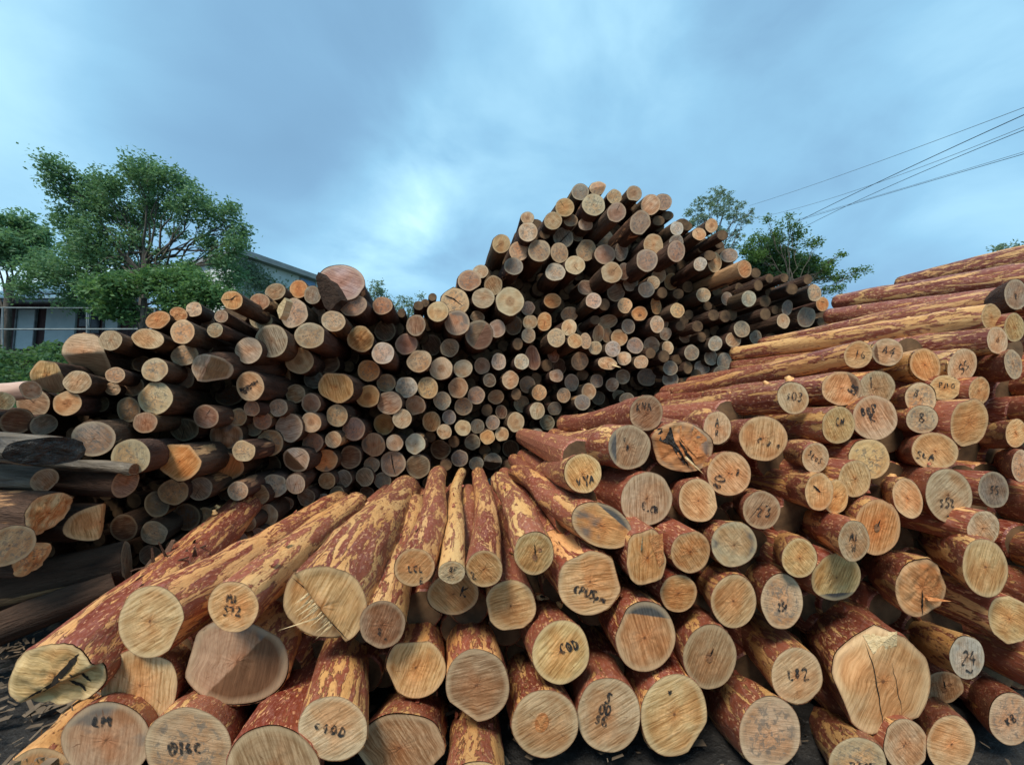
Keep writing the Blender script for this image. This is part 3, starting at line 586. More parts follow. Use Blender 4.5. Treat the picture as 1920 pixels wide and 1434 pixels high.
def ell(cx, cy, rx, ry, rot=0, n=14):
    return [(cx + math.cos(a) * rx * math.cos(rot) - math.sin(a) * ry * math.sin(rot), cy + math.cos(a) * rx * math.sin(rot) + math.sin(a) * ry * math.cos(rot))
            for a in [2 * math.pi * i / n for i in range(n + 1)]]
def patch(root, cpt, pts, name, mat, lift=0.003):
    c = (sum(p[0] for p in pts) / len(pts), sum(p[1] for p in pts) / len(pts))
    V = [cpt(c[0], c[1], lift)] + [cpt(p[0], p[1], lift) for p in pts]
    n = len(pts); return mesh_obj(name, V, [(0, 1 + (i + 1) % n, 1 + i) for i in range(n)], mat, root, smooth=False)
def crack(root, cpt, pts, w, seed, name='crack', mat=None):
    """tapering dark split drawn as a sliver"""
    rs = random.Random(seed); n = 14; ctr = []
    for i in range(n + 1):
        t = i / n * (len(pts) - 1); k = min(int(t), len(pts) - 2); f = t - k
        ctr.append((pts[k][0] * (1 - f) + pts[k + 1][0] * f + rs.uniform(-.012, .012), pts[k][1] * (1 - f) + pts[k + 1][1] * f + rs.uniform(-.012, .012)))
    V, Fc = [], []
    for i, p in enumerate(ctr):
        q = ctr[min(i + 1, n)]; r = ctr[max(i - 1, 0)]; dx, dy = q[0] - r[0], q[1] - r[1]; l = math.hypot(dx, dy) or 1
        ww = w * (math.sin(math.pi * min(1, max(0, i / n))) ** 0.7 + .05) * rs.uniform(.7, 1.2)
        V += [cpt(p[0] - dy / l * ww, p[1] + dx / l * ww, .0035), cpt(p[0] + dy / l * ww, p[1] - dx / l * ww, .0035)]
    for i in range(n): Fc.append((2 * i, 2 * i + 1, 2 * i + 3, 2 * i + 2))
    return mesh_obj(name, V, Fc, mat or CRACK, root, smooth=False)
def splinter(root, base, tip, w, name='splinter', mat=None):
    base = Vector(base); tip = Vector(tip); d = (tip - base); l = d.length; d.normalize()
    a = d.orthogonal().normalized() * w; b = d.cross(a).normalized() * w * .45; m = base + d * l * .55
    V = [base + a, base + b, base - a, base - b, m + a * .6, m + b * .6, m - a * .6, m - b * .6, tip]
    Fc = [(0, 1, 5, 4), (1, 2, 6, 5), (2, 3, 7, 6), (3, 0, 4, 7), (4, 5, 8), (5, 6, 8), (6, 7, 8), (7, 4, 8), (3, 2, 1, 0)]
    return mesh_obj(name, V, Fc, mat or TORN_L, root, smooth=False)

def far_point(P1, px, py, vp):
    """point on the pixel ray nearest to the line that leaves P1 in the stack's own direction"""
    D = (at(vp[0], vp[1], 1.0) - CAM).normalized(); ray = (at(px, py, 1.0) - CAM)
    w0 = P1 - CAM; a = D.dot(D); b = D.dot(ray); c = ray.dot(ray); d = D.dot(w0); e = ray.dot(w0)
    den = a * c - b * b
    t = (a * e - b * d) / den if abs(den) > 1e-6 else 5.0
    return t
for i, (x, y, rx, ry, tn, pt, peel, far, dz, ex, label) in enumerate(NEAR):
    d = min(dn(y) - dz, 1.80 * F / (y + ry - 775) if abs(dz) > .2 else 1.73 * F / (y + ry - 775)) if y > 1150 else dn(y) - dz
    d = ex.get('d', d)
    P1 = at(x, y, d); Rx, Ry = rx * d / F, ry * d / F
    if far:
        d2 = far_point(P1, far[0], far[1], VPN)
        full = (far[2] < 30)
        d2 = max(d + (2.2 if full and y > 860 else 1.1), min(d2, 5.6))
        P2 = at(far[0], far[1], d2); R2 = far[2] * d2 / F; k2 = R2 / math.sqrt(Rx * Ry)
        k2 = max(0.55, min(0.95, k2))
        L_ = (P2 - P1).length
        if far[2] >= 26:   # the far point only gives the direction; the log runs on
            P2 = P1 + (P2 - P1).normalized() * max(L_, 3.0); k2 = 0.8
    else:
        D = (at(VPN[0] + U(-25, 25), VPN[1] + U(-15, 15), 1.0) - CAM).normalized(); P2 = P1 + D * U(2.9, 3.2); k2 = U(.75, .88)
    if x > 1330 and peel < .6: peel = peel + .02
    sp = ex.get('sp'); disp = jag(zero, 0.012, 5, i)
    cut2 = None
    if 'cut2' in ex:
        cut2 = (ex['cut2'][0], ex['cut2'][1], {'e': (0.115, 0.105, 0.095), 'd': (0.20, 0.095, 0.045)}[ex['cut2'][2]])
    if sp == 'splinter': disp = jag(step(2.35, .12, .42), .02, 6, 3)
    if sp == 'rot': disp = jag(step(1.25, .25, .22), .05, 5, 4)
    if sp == 'torn': disp = jag(wedge(.3, .0, .35), .06, 7, 5)
    if sp == 'rip': disp = jag(wedge(-.35, .1, .45), .02, 5, 6)
    if sp == 'burnt': disp = jag(wedge(2.4, .1, .4), .05, 6, 7)
    if sp == 'bigcracks': disp = jag(wedge(-2.6, .45, .6), .015, 5, 8)
    old = ex.get('old')
    root, cpt = build_log(P1, P2, Rx, Ry, k2, (0.66, 0.39, 0.185) if sp == 'bigcracks' else TONE[tn], pt, OLD if old else BARK, 100 + i, ns=60, nl=44, lump=ex.get('lump', .030), disp=disp,
                          facets=ex.get('facets', 0), peel=peel, rot=ex.get('rot', 0.0), cut2=cut2, bend=0.016 if (x > 1380 and y < 780) else .042, rings=14, relief=.045,
                          barkcol=(lambda k, h: (k, k * h, k * h * .97))(U(.72, 1.0) if x < 1330 else U(.58, .92), U(.80, 1.0)))
    put(root, label, 'log', 'red-barked pine logs in the near stack')
    for kk in ('mark', 'mark2', 'mark3'):
        mk = ex.get(kk)
        if mk and mk[0] != '-': write_mark(root, cpt, *mk, seed=i * 7 + len(kk))
    rs = random.Random(i)
    if not old and (P2 - P1).length > .5:
        Mi0 = root.matrix_world.inverted(); axv = (P2 - P1).normalized(); Lg = (P2 - P1).length
        for _ in range(rs.choice((0, 1, 1, 2))):
            tt = rs.uniform(.12, .8); an = rs.uniform(-2.6, -.5); s_ = 1 + (k2 - 1) * tt
            dirv = (XH * math.cos(an) + DN * math.sin(an)); cpos = P1 + axv * (Lg * tt) + (XH * math.cos(an) * Rx + DN * math.sin(an) * Ry) * s_ * .93
            rr = rs.uniform(.010, .020); dv = (dirv * .9 - axv * rs.uniform(-.3, .5)).normalized(); u_ = dv.orthogonal().normalized(); w_ = dv.cross(u_); hgt = Rx * .12 + rs.uniform(.006, .022)
            V = []
            for (q, hh) in ((1.9, 0), (1.25, .5), (1.0, .95), (.7, 1.0)):
                V += [Mi0 @ (cpos + dv * hgt * hh + (u_ * math.cos(6.283 * k / 9) + w_ * math.sin(6.283 * k / 9)) * rr * q * rs.uniform(.88, 1.1)) for k in range(9)]
            Fc = [(m * 9 + k, m * 9 + (k + 1) % 9, (m + 1) * 9 + (k + 1) % 9, (m + 1) * 9 + k) for m in range(3) for k in range(9)] + [tuple(27 + k for k in range(9))]
            mesh_obj('branch_stub', V, Fc, [BARK, TORN_D], root, mi=[0] * 27 + [1])
    if not old and y > 780 and x < 1900:
        Mi0 = root.matrix_world.inverted(); axv = (P2 - P1).normalized(); Lg = (P2 - P1).length
        for _ in range(rs.randint(2, 4)):      # curled flakes of bark lifting off the upper side
            tt = rs.uniform(.06, .6); an = rs.uniform(-2.4, -.7); s_ = (1 + (k2 - 1) * tt) * 1.03
            w_ = rs.uniform(.012, .028); ln_ = rs.uniform(.03, .08); V = []
            for g in range(5):
                for sd in (-1, 1):
                    aa = an + sd * w_ / Rx * (.5 if g < 4 else .2)
                    p = P1 + axv * (Lg * tt + ln_ * g / 4) + (XH * math.cos(aa) * Rx + DN * math.sin(aa) * Ry) * s_
                    V.append(Mi0 @ (p + (XH * math.cos(aa) + DN * math.sin(aa)) * (.002 + .016 * (g / 4) ** 2 + .003 * sd)))
            V += [v + Vector((0, 0, -.0015)) for v in V]
            Fc = [(2 * g, 2 * g + 1, 2 * g + 3, 2 * g + 2) for g in range(4)] + [(10 + 2 * g + 2, 10 + 2 * g + 3, 10 + 2 * g + 1, 10 + 2 * g) for g in range(4)]
            mesh_obj('bark_flake', V, Fc, BARK, root).color = (.75, .6, .6, .0)
    if sp == 'splinter':
        phi = 2.35; nx, ny = math.cos(phi), math.sin(phi); txx, tyy = -ny, nx
        for k in range(34):
            s = rs.uniform(-.55, .45); bx_, by_ = nx * .10 + txx * s, ny * .10 + tyy * s
            ln = rs.uniform(.15, .62) * (1 - abs(s + .05) * .9)
            b0 = cpt(bx_, by_, .004); t0 = cpt(bx_ + nx * ln + rs.uniform(-.08, .08), by_ + ny * ln + .12 + rs.uniform(-.04, .08), .075)
            splinter(root, b0, t0, rs.uniform(.0025, .0055))
        b0 = cpt(-.05, .42, .03); t0 = cpt(-.78, .80, .08); splinter(root, b0, t0, .005)
        splinter(root, cpt(.05, .30, .03), b0, .005)
        crack(root, cpt, [(-.9, -.35), (.0, .12), (.75, .68)], .018, 5)
    if sp == 'rot':
        crack(root, cpt, [(-.75, .42), (-.1, .20), (.45, -.30), (.70, -.55)], .075, 1); crack(root, cpt, [(.15, .25), (.45, .70)], .04, 2)
        crack(root, cpt, [(.38, -.05), (.6, .45)], .03, 3)
    if sp == 'knots':
        patch(root, cpt, ell(.05, .18, .13, .16), 'knot', TORN_D); patch(root, cpt, ell(.30, -.18, .10, .10), 'knot', TORN_D); crack(root, cpt, [(.02, -.45), (.08, .1)], .03, 4)
    if sp == 'pith':
        patch(root, cpt, ell(-.02, .02, .13, .15), 'pith', TORN_D); crack(root, cpt, [(.0, .0), (.12, -.28)], .025, 4)
    if sp == 'slit' : crack(root, cpt, [(-.45, -.35), (.1, .02)], .05, 4)
    if sp == 'slit2': crack(root, cpt, [(.15, -.5), (-.75, .55)], .015, 4)
    if sp == 'orangeheart': patch(root, cpt, ell(-.1, -.03, .20, .30, .2), 'heart_stain', TORN_O)
    if sp == 'knothole':
        # eye-shaped knot on the bark above the cut
        o = None
        base = P1 + (P2 - P1).normalized() * .42 - DN * (Ry * 1.005) + XH * (-Rx * .22)
        Mi = root.matrix_world.inverted()
        for (r_, l_, m_, nm) in ((.040, .003, TORN_L, 'knot_rim'), (.016, .008, CRACK, 'knot_hole')):
            axv = (P2 - P1).normalized()
            V = [Mi @ (base - DN * l_)] + [Mi @ (base - DN * l_ + XH * math.cos(a) * r_ + axv * math.sin(a) * r_ * 1.5 + DN * (abs(math.cos(a)) * r_ * .25 + .0)) for a in [6.283 * q / 16 for q in range(16)]]
            mesh_obj(nm, V, [(0, 1 + q, 1 + (q + 1) % 16) for q in range(16)], m_, root, smooth=True)
    if sp == 'torn':
        splinter(root, cpt(.15, .35, .01), cpt(1.05, .42, .06), .012, mat=TORN_O)
        crack(root, cpt, [(.0, .05), (.05, .95)], .03, 4); patch(root, cpt, [(-.1, -.1), (.5, -.3), (.9, .1), (.55, .3), (.05, .3)], 'torn_wood', TORN_O)
    if sp == 'rip':
        splinter(root, cpt(-.25, -.30, .005), cpt(-.35, -.85, .05), .010); patch(root, cpt, [(.1, -.7), (.85, -.75), (.85, .2), (.6, .35)], 'torn_wood', TORN_O)
    if sp == 'burnt':
        patch(root, cpt, [(-.95, -.3), (-.6, -.55), (-.3, -.1), (.1, .25), (.35, .6), (.05, .45), (-.3, .12), (-.75, .1)], 'black_stain', BLACKWET)
        patch(root, cpt, [(-.35, -.75), (.1, -.9), (.6, -.7), (.9, -.1), (.55, .15), (.1, -.1), (-.2, -.3)], 'torn_wood', TORN_O, .0028)
        crack(root, cpt, [(-.2, -.2), (.2, .15), (.8, .6)], .05, 4); crack(root, cpt, [(-.1, .15), (.5, .65)], .03, 5)
        splinter(root, cpt(.2, .3, .01), cpt(.95, .65, .05), .009)
    if sp == 'bigcracks':
        crack(root, cpt, [(-.45, -.6), (-.1, .1), (.2, .85)], .010, 4); crack(root, cpt, [(.1, -.4), (.55, .55)], .005, 5)
        patch(root, cpt, [(-.5, -.72), (.1, -.95), (.15, -.7), (-.3, -.45)], 'sapwood_patch', TORN_L)

# ---- bark broken back at the far tip of the rotten log
def bark_tuft():
    c = at(340, 1052, 3.0); root = empty('loose_bark', c); rs = random.Random(3)
    for k in range(26):
        V0 = Vector((rs.uniform(-.16, .14), rs.uniform(-.25, .15), rs.uniform(-.05, .05)))
        d = Vector((rs.uniform(-.3, 1), rs.uniform(-.2, .6), rs.uniform(-.05, .55))).normalized(); l = rs.uniform(.06, .16); s = d.cross(Vector((0, 0, 1))).normalized() * rs.uniform(.012, .03); u = Vector((0, 0, rs.uniform(.004, .01)))
        V = [V0 - s, V0 + s, V0 + d * l + s * .5, V0 + d * l - s * .4]; V = V + [v + u for v in V]
        mesh_obj('bark_flake', V, [(3, 2, 1, 0), (4, 5, 6, 7), (0, 1, 5, 4), (1, 2, 6, 5), (2, 3, 7, 6), (3, 0, 4, 7)], OLD, root, smooth=False).color = (1, .8, .7, .2)
    put(root, 'ragged brown bark flakes heaped on the back end of the rotten split log', 'bark')
bark_tuft()
# ------------------------------------------------------------------ the big weathered stack behind
# x y rx ry tone+pattern [z = decimetres nearer than its neighbours]
FAR = """
207 638 22 19 tn 1;277 635 31 19 ps 1;296 600 24 16 On 0;145 716 27 21 Ts 2;216 703 19 15 tn 2;211 729 15 12 Gn 0;248 724 22 19 bc -1
265 682 18 15 dn -3;290 693 26 22 Gm 2;291 746 33 31 Gm 3;62 756 32 27 bn 1;126 756 28 23 Tc 2;188 757 18 15 en -2;241 768 22 24 bn 0;272 792 24 20 Kn 2
335 589 17 13 On 0;363 580 16 14 Tm 1;435 563 20 18 Os 4;487 566 19 16 Kn 1;516 547 20 15 tn 0;560 542 17 17 Oc 0;586 553 16 17 bn 2;387 604 16 14 Kn -1;415 593 13 12 tn 2
342 622 24 23 Tc 3;403 619 16 13 pc 3;489 599 22 18 Gn 0;551 587 27 27 Gm 2;596 590 16 17 bm 0;625 602 23 19 pm 4;581 629 30 24 pm 4;509 639 31 31 bs 4;466 657 26 25 Gs 3
346 666 26 19 pm 1;384 649 16 15 bn 0;338 709 27 25 bn -1;561 676 27 25 tc 2;616 681 21 20 dn -2;522 708 24 27 tn -2;469 724 28 27 Yn 3;429 741 25 20 dn -3;554 738 20 17 bs 1
588 711 19 18 en -2;630 726 34 29 Os 3;583 756 18 19 Kr 2;522 764 18 17 Gm 2;472 766 16 15 kn 2;662 573 27 19 bm 3;717 573 19 17 Km 3;753 587 8 9 en -2;785 573 10 9 yn 1
797 568 8 8 pn 0;811 557 8 8 kn 0;853 566 27 26 Gm 0;821 584 20 19 pr 4;780 610 18 20 ks 3;857 605 24 24 Kq 3;722 620 20 20 dn -2;676 635 25 24 ys 3;748 617 10 12 en -3
718 662 21 21 wm 4;762 645 21 20 Kr 1;809 647 19 20 dn -3;843 652 18 17 gn 1;895 594 14 11 bn 0;899 627 27 27 eq 3;932 616 16 17 kr 1;906 559 21 19 pn 2;956 565 26 27 pc 4
654 668 20 20 dn -5;691 695 21 20 Oc 1;786 677 23 21 Tc 2;827 691 22 21 pc 2;868 691 18 17 pc 1;904 686 15 16 bc 0;935 678 14 16 pc 2;724 718 18 17 tn 0;762 726 21 20 wm 2
802 727 19 21 Tc 2;690 743 23 21 yc 1;730 755 24 22 bs 2;859 727 19 19 tc 2;918 713 12 13 en 1;957 712 16 17 Gs 2;779 760 19 19 tc 1;829 751 17 17 Gm 1;893 741 16 17 Km 1
930 744 15 14 bn -1;869 762 17 17 tm 1;880 526 22 20 bm 0;925 535 17 18 bs 1;1121 351 16 14 bn 3;1088 360 16 16 gc 2;1113 384 22 20 pm 5;1152 369 14 14 Gn 2;1156 398 17 19 bc 8
1189 363 15 15 tc 4;1059 389 18 17 Tn 2;1037 414 17 16 Gn 2;1070 413 13 12 bn 1;1098 421 14 11 Gn 2;989 409 13 12 Tc 2;990 435 18 18 pc 3;940 457 17 17 Tc 3;1022 439 11 10 bn -1
1056 446 19 20 es 0;1083 441 11 13 en -1;973 471 18 19 Tn 1;1011 470 21 21 bn 4;1049 474 17 19 tc 1;963 499 18 17 en 2;901 509 15 13 Gn -1;1099 469 18 21 Tm 1;1134 477 19 19 kr 3
1128 446 22 18 tn -2;1165 471 13 19 en 2;1041 510 19 17 Gm 4;1078 497 19 18 Tc 5;1147 511 20 20 pc 7;1170 509 12 17 bn 3;1099 539 17 14 en 1;1155 548 17 17 en 1;1113 564 15 15 pm 6
1186 387 10 9 pn 0;1220 384 18 19 Ts 3;1243 379 16 16 kn 1;1200 417 19 22 kn 8;1235 414 12 10 tn 2;1252 404 12 9 Gm 1;1269 428 12 14 wn 4;1289 424 10 9 bn 0;1334 423 12 13 Tc 4
1311 439 13 12 Tc 6;1355 441 11 10 en 6;1349 459 9 7 Gn 2;1225 459 20 20 Tn 3;1213 488 19 22 kc 8;1268 471 17 20 km 8;1268 455 14 16 en 5;1315 467 7 8 en 0;1313 495 12 13 wm 8
1340 492 13 19 tn 4;1331 479 12 10 en 5;1367 479 16 13 km 4;1396 504 13 17 yn 10;1417 512 10 10 tn 2;1235 517 13 15 tn 1;1259 528 14 16 yn -1;1225 530 13 13 Gm 3;1212 543 15 15 pc 5
1242 549 10 11 em 3;1290 538 11 12 On -1;1272 551 11 10 Om 3;1182 532 14 14 gn 2;1319 553 14 14 Gm 4;1386 539 8 9 en 1;1363 560 11 13 gc 2;1404 560 14 15 wc 6;1422 535 9 11 en 6
1443 522 8 9 Tc 5;1471 521 8 9 On 6;1444 546 10 13 On 1;1515 524 9 10 Tn 7;1485 542 12 11 Tn 6;1527 549 14 16 Tc 6;1542 570 12 14 On 4;1435 565 11 12 Gm 3;1435 589 11 12 Tc 8
1476 577 10 15 gm 3;1454 581 8 9 gn 2;1469 602 12 14 Gs 6;1512 594 17 20 gm 4;1540 604 8 9 Tn 3;1488 569 6 9 dn 0;1391 617 14 16 Gc 6;1417 632 12 13 gn 3;1375 637 14 14 Gs 4
1394 645 8 7 gn 0;1341 644 13 14 wm 5;1340 619 10 11 en 0;1338 591 11 11 pn 6;1360 593 11 12 Tc 4;1373 590 10 12 tn 2;1342 574 8 9 bn 0;1327 574 9 9 gn 2;1325 625 7 9 en 0
1333 670 13 15 gn 2;1358 677 14 16 gn 3;1446 632 10 8 bn -1;1036 564 17 14 Os 1;990 578 13 13 kn -2;1021 603 14 18 yn 1;994 604 14 13 Gn 1;991 629 13 14 Gc 3;963 610 16 18 dm -1
971 645 10 12 wm 2;1068 589 17 14 bm 0;1133 571 11 12 pn 4;1172 573 14 15 Tc 5;1067 614 14 16 pc 5;1092 618 11 13 bc -1;1043 633 17 18 Gm 6;1078 639 14 14 Tn 8;1098 639 11 15 Tm 5
1116 600 10 9 tc 4;1122 626 11 17 ts 3;1138 628 10 15 bm 1;1116 652 13 13 Gn 4;1178 612 13 14 gm 3;1161 633 15 16 Tn 3;1149 654 15 15 wm 5;1191 648 15 15 gm 3;1170 672 14 13 pc 4
1038 667 11 13 Ks -1;1026 685 11 12 Kn 1;1049 688 13 16 dn -2;1043 704 14 12 Gc 3;978 678 14 15 wm 4;999 671 14 23 Ks 1;1087 677 16 17 tn 2;1092 703 12 11 Tn 1;1072 717 14 16 gm 2
1119 714 12 13 gc 2;1148 721 12 13 gs 2;1168 706 14 14 gn 2;1005 710 11 12 en -1;989 721 15 16 bm 0;1011 736 14 15 Tc 2;968 739 10 12 pm 2;978 757 15 16 bn -2;1007 770 15 16 ps 3
1040 766 13 13 en 1;1026 792 14 14 en 1;967 791 16 19 Tr 2;1007 818 13 15 Gc 2;984 825 12 11 en 3;1057 741 13 14 Gc 3;1104 734 14 16 pc 4;1092 754 15 15 en 5;1122 746 13 13 en -1
1161 742 13 11 en -1;1175 748 14 12 gn 2;1199 588 14 14 Oc 4;1230 574 10 16 On 1;1270 582 13 14 Tm 6;1292 590 9 10 en 1;1283 601 9 10 wn 3;1276 611 10 10 wn 4;1308 612 11 11 pn 5
1232 608 14 16 Gm 6;1243 605 10 14 bn 2;1248 626 12 12 gn 3;1285 631 12 12 bn 1;1316 632 9 10 wm 4;1222 647 15 16 bc 2;1220 662 10 11 gn 4;1252 652 11 13 pc 4;1245 668 11 12 wn 4
1202 679 13 13 pm 5;1270 674 11 10 gc 2;1257 690 14 14 gc 3;1297 661 14 15 gn 4;1353 698 15 12 gn 3;1290 689 9 13 wm 4;1316 689 15 13 gm 1;1305 703 11 11 ws 3;1257 711 15 15 gc 2
1287 716 13 9 gn 2;1213 707 19 17 gm -1;1234 692 9 10 dn -4;1326 711 10 8 gn 0;1238 740 12 10 dn -4;1139 681 18 12 Tn 6;1139 603 19 13 ts 1
386 781 25 22 Kn 2;346 805 28 22 en 0;422 817 30 26 Kq 1;446 782 17 17 bm 1;476 799 18 19 en 0;492 788 17 18 Kn 2;542 802 27 27 ks 2;583 792 19 19 Yc 3;632 779 20 21 Tm 2
506 830 25 25 bm 1;586 830 20 20 Kc 2;625 824 15 16 Yn 2;457 845 22 20 Yn 4;419 875 31 28 Kq 1;337 864 41 38 Os 4;506 871 21 21 dn -4;554 862 27 24 wn 3;610 863 23 21 Oq 1
375 916 23 22 en 2;446 920 19 18 pn 3;487 927 19 19 bn 1;515 910 24 22 wm 2;554 907 19 19 kn 3;613 901 16 16 bn 0;644 897 16 17 gn 0;534 944 17 14 en -1;574 932 17 17 en 0
607 939 14 14 gn 0;466 947 16 15 bm 0;502 965 20 20 Gq 1;464 980 17 16 pm 3;434 980 19 20 bn 1;325 922 29 24 Tc 1;571 975 25 18 en 0;632 925 14 14 en 0;425 925 16 14 dn -2
663 804 22 22 kc 2;720 795 20 20 yr 0;754 785 18 18 pn 3;700 834 22 23 bq 1;740 830 16 16 pc 2;779 832 19 20 wc 3;809 790 17 19 yn 0;806 819 12 11 bn -1;842 782 13 14 gm 1
833 809 14 14 pn 3;868 802 15 15 pc 3;895 799 13 14 en 0;851 828 11 12 gn 0;886 829 15 15 en 1;914 819 14 14 Tr 2;913 769 11 12 en 0;940 772 11 13 dn -1;924 792 13 14 gm 1
941 814 13 14 Tc 1;909 844 12 11 bn -1;930 839 10 12 dn -2;957 841 16 17 dn -2;862 859 16 16 gm 1;826 842 19 19 dn -2;893 869 14 13 gn 1;924 866 18 17 gq 1;836 872 12 11 gn 1
955 876 10 13 dn 0;657 857 21 22 dn 0;737 869 24 24 bn 1;784 874 23 23 en 2;697 871 15 15 bn -1;684 894 17 18 bs 0;717 901 17 16 en 0;770 911 14 14 en 0;650 935 15 15 dn -3
688 922 14 10 dn -2;294 945 24 25 en 0;232 989 27 25 dn 0;289 999 26 23 Gn 1;349 969 27 26 dm 0;386 975 23 25 bc 1;374 1008 17 14 dn -1;406 1008 18 18 bc 1;446 1014 20 20 wm 2
483 1004 17 15 wm 2;382 1037 13 14 bc 1;416 1032 18 15 gn 1;325 1026 14 14 bn 0;282 1042 21 21 en -1;806 905 14 12 dn -2;850 845 9 9 dn -3;991 875 11 9 bn 0;1109 774 9 8 gn 1
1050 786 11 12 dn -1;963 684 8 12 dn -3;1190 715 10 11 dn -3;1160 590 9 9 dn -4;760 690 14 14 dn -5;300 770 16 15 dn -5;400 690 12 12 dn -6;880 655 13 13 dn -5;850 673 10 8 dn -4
175 822 42 33 gm 3;245 857 38 34 Gm 5;1500 612 9 9 dn 0;1303 575 10 9 dn -3;1345 548 10 9 dn -3;1265 640 9 9 dn -3;1375 700 12 12 gn 0
"""
VPF = (820, 775)
def dfar(x, y):
    xs = [0, 250, 450, 650, 850, 1100, 1300, 1550]; ds = [3.3, 3.7, 4.4, 5.2, 6.1, 7.0, 7.5, 7.9]
    return float(np.interp(x, xs, ds))
fl = []
for row in FAR.strip().replace('\n', ';').split(';'):
    p = row.split()
    fl.append([float(p[0]), float(p[1]), float(p[2]), float(p[3]), p[4][0], p[4][1], float(p[5])])
